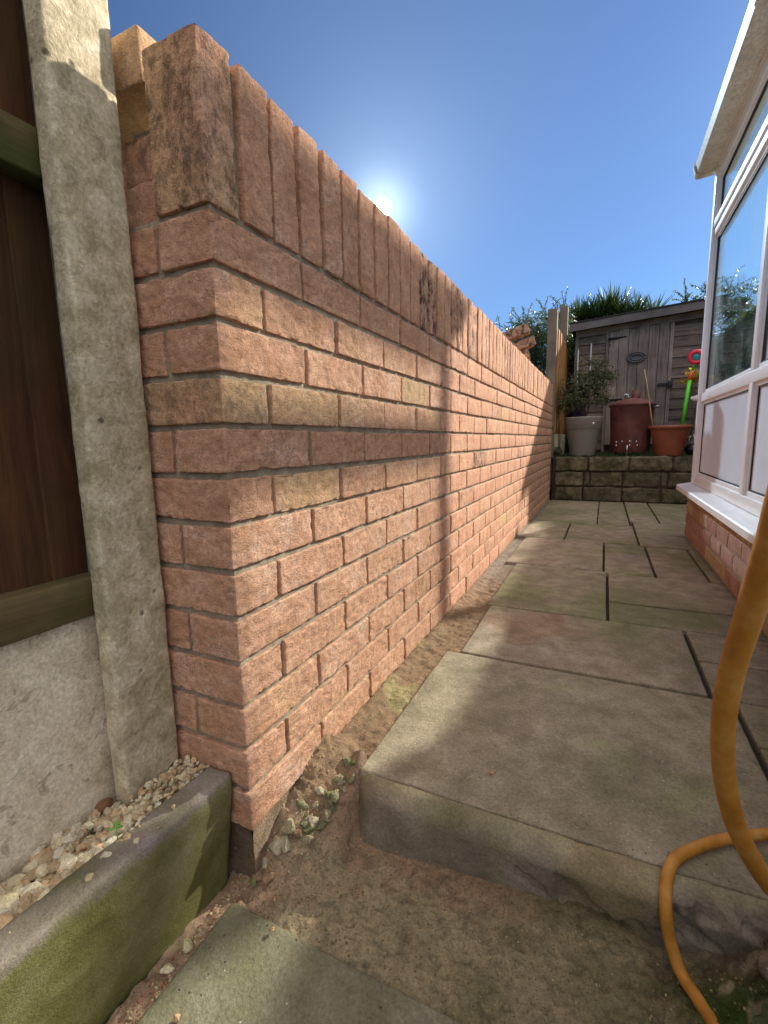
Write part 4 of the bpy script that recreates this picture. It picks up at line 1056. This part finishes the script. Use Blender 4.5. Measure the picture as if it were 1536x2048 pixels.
# spiky plant
yu = thing('spiky_palm', 'dark spiky leaved palm towering behind the shed roof', 'palm', (.5, 7.9, .45))
mb = MB(); sm2 = MB()
heads = [(-.20, 7.7, 2.18), (-.12, 7.72, 2.0), (-.05, 7.7, 1.9), (-.02, 7.65, 2.22), (.05, 7.7, 2.32), (.02, 7.7, 2.30), (.20, 7.8, 2.38), (.42, 7.8, 2.42), (.62, 7.8, 2.38), (.52, 7.9, 2.46), (.33, 7.7, 2.30), (.70, 7.7, 2.25), (.85, 7.85, 2.32), (1.08, 7.9, 2.26), (.10, 7.75, 2.12), (.30, 7.8, 2.20), (.75, 7.8, 2.22), (.95, 7.8, 2.15)]
for hx, hy, hz in heads:
    hz += .16
    tube(sm2, [(.5, 7.95, .45), (.5+(hx-.5)*.6, 7.95, 1.4), (hx, hy+.05, hz-.05)], [.07, .05, .035], 8)
    for i in range(190):
        el = math.asin(min(1, max(-.75, random.uniform(-.6, 1)))); az = rs()*6.28; L = random.uniform(.2, .46)
        d = Vector((math.cos(el)*math.cos(az), math.cos(el)*math.sin(az), math.sin(el))); s_ = d.cross(Vector((0, 0, 1)))
        s_ = (s_.normalized() if s_.length > .01 else Vector((1, 0, 0)))*random.uniform(.009, .015)
        p = Vector((hx, hy, hz)); vs_ = []; prev = p
        for q in range(5):
            t = q/4; pp = p+d*L*t+Vector((0, 0, -.16*L*t*t*(1.2-max(0, d.z)))); wdt = (.55+1.2*t)*(1-t)**.6 if q < 4 else 0
            vs_ += [pp-s_*wdt, pp+s_*wdt] if q < 4 else [pp]
        g = min(1, max(0, random.gauss(.35, .3)))
        mb.add(vs_, [(0, 1, 3, 2), (2, 3, 5, 4), (4, 5, 7, 6), (6, 7, 8)], col=(g, 0, 0))
mb.build('leaves', 'leaf_yucca', yu); sm2.build('trunk', 'bark', yu)
# hedge added beyond the conservatory, its height set to keep sunlight off the path
shade_hedge = thing('hedge', 'tall dense green hedge added to shade the path, behind the conservatory glass', 'hedge', (2.4, 8.0, .4))
def hedgebox(mb, a, b, n, size):
    for i in range(n):
        f_ = rs()
        p = Vector([random.uniform(a[q], b[q]) for q in range(3)])
        if f_ < .3: p.z = b[2]+random.gauss(0, .025)
        elif f_ < .75: p.x = a[0]+random.gauss(0, .05)
        else: p.y = a[1]+random.gauss(0, .05) if rs() < .3 else p.y
        t = Vector((rs()-.5, rs()-.5, rs()-.5)).normalized(); b_ = t.cross(Vector((rs()-.5, rs()-.5, rs()-.5))).normalized()
        s_ = size*random.uniform(.6, 1.3)
        mb.add([p-t*s_, p+b_*s_*.5, p+t*s_, p-b_*s_*.5], [(0, 1, 2), (0, 2, 3)], col=(min(1, max(0, random.gauss(.5, .25)+.4*noise.noise(p*2))), 0, 0))
mb = MB(); hedgebox(mb, (2.0, 3.25, .3), (2.4, 4.5, 1.94), 9000, .03); hedgebox(mb, (2.0, 4.5, .3), (2.5, 12, 2.10), 26000, .036); mb.build('foliage', 'leaf_hedge', shade_hedge)
mb = MB(); box(mb, (2.02, 3.27, .0), (2.38, 4.5, 1.91)); box(mb, (2.02, 4.501, .0), (2.48, 12, 2.07)); mb.build('twigs', 'bark', shade_hedge)  # solid core added inside the leaves to block sunlight
# far hedge to close the garden behind the bush
hd2 = thing('hedge', 'dark hedge closing the garden behind the shed', 'hedge', (.5, 10.5, .4))
mb = MB(); leafcloud(mb, [((-2.5+i*.8, 10.5, 1.0), (.6, .4, .85)) for i in range(9)], 12000, .06, .5, thr=-.4, ns=3); mb.build('foliage', 'leaf_hedge', hd2)
mb = MB(); box(mb, (-3, 10.4, .0), (4.2, 10.6, 1.4)); mb.build('twigs', 'bark', hd2)
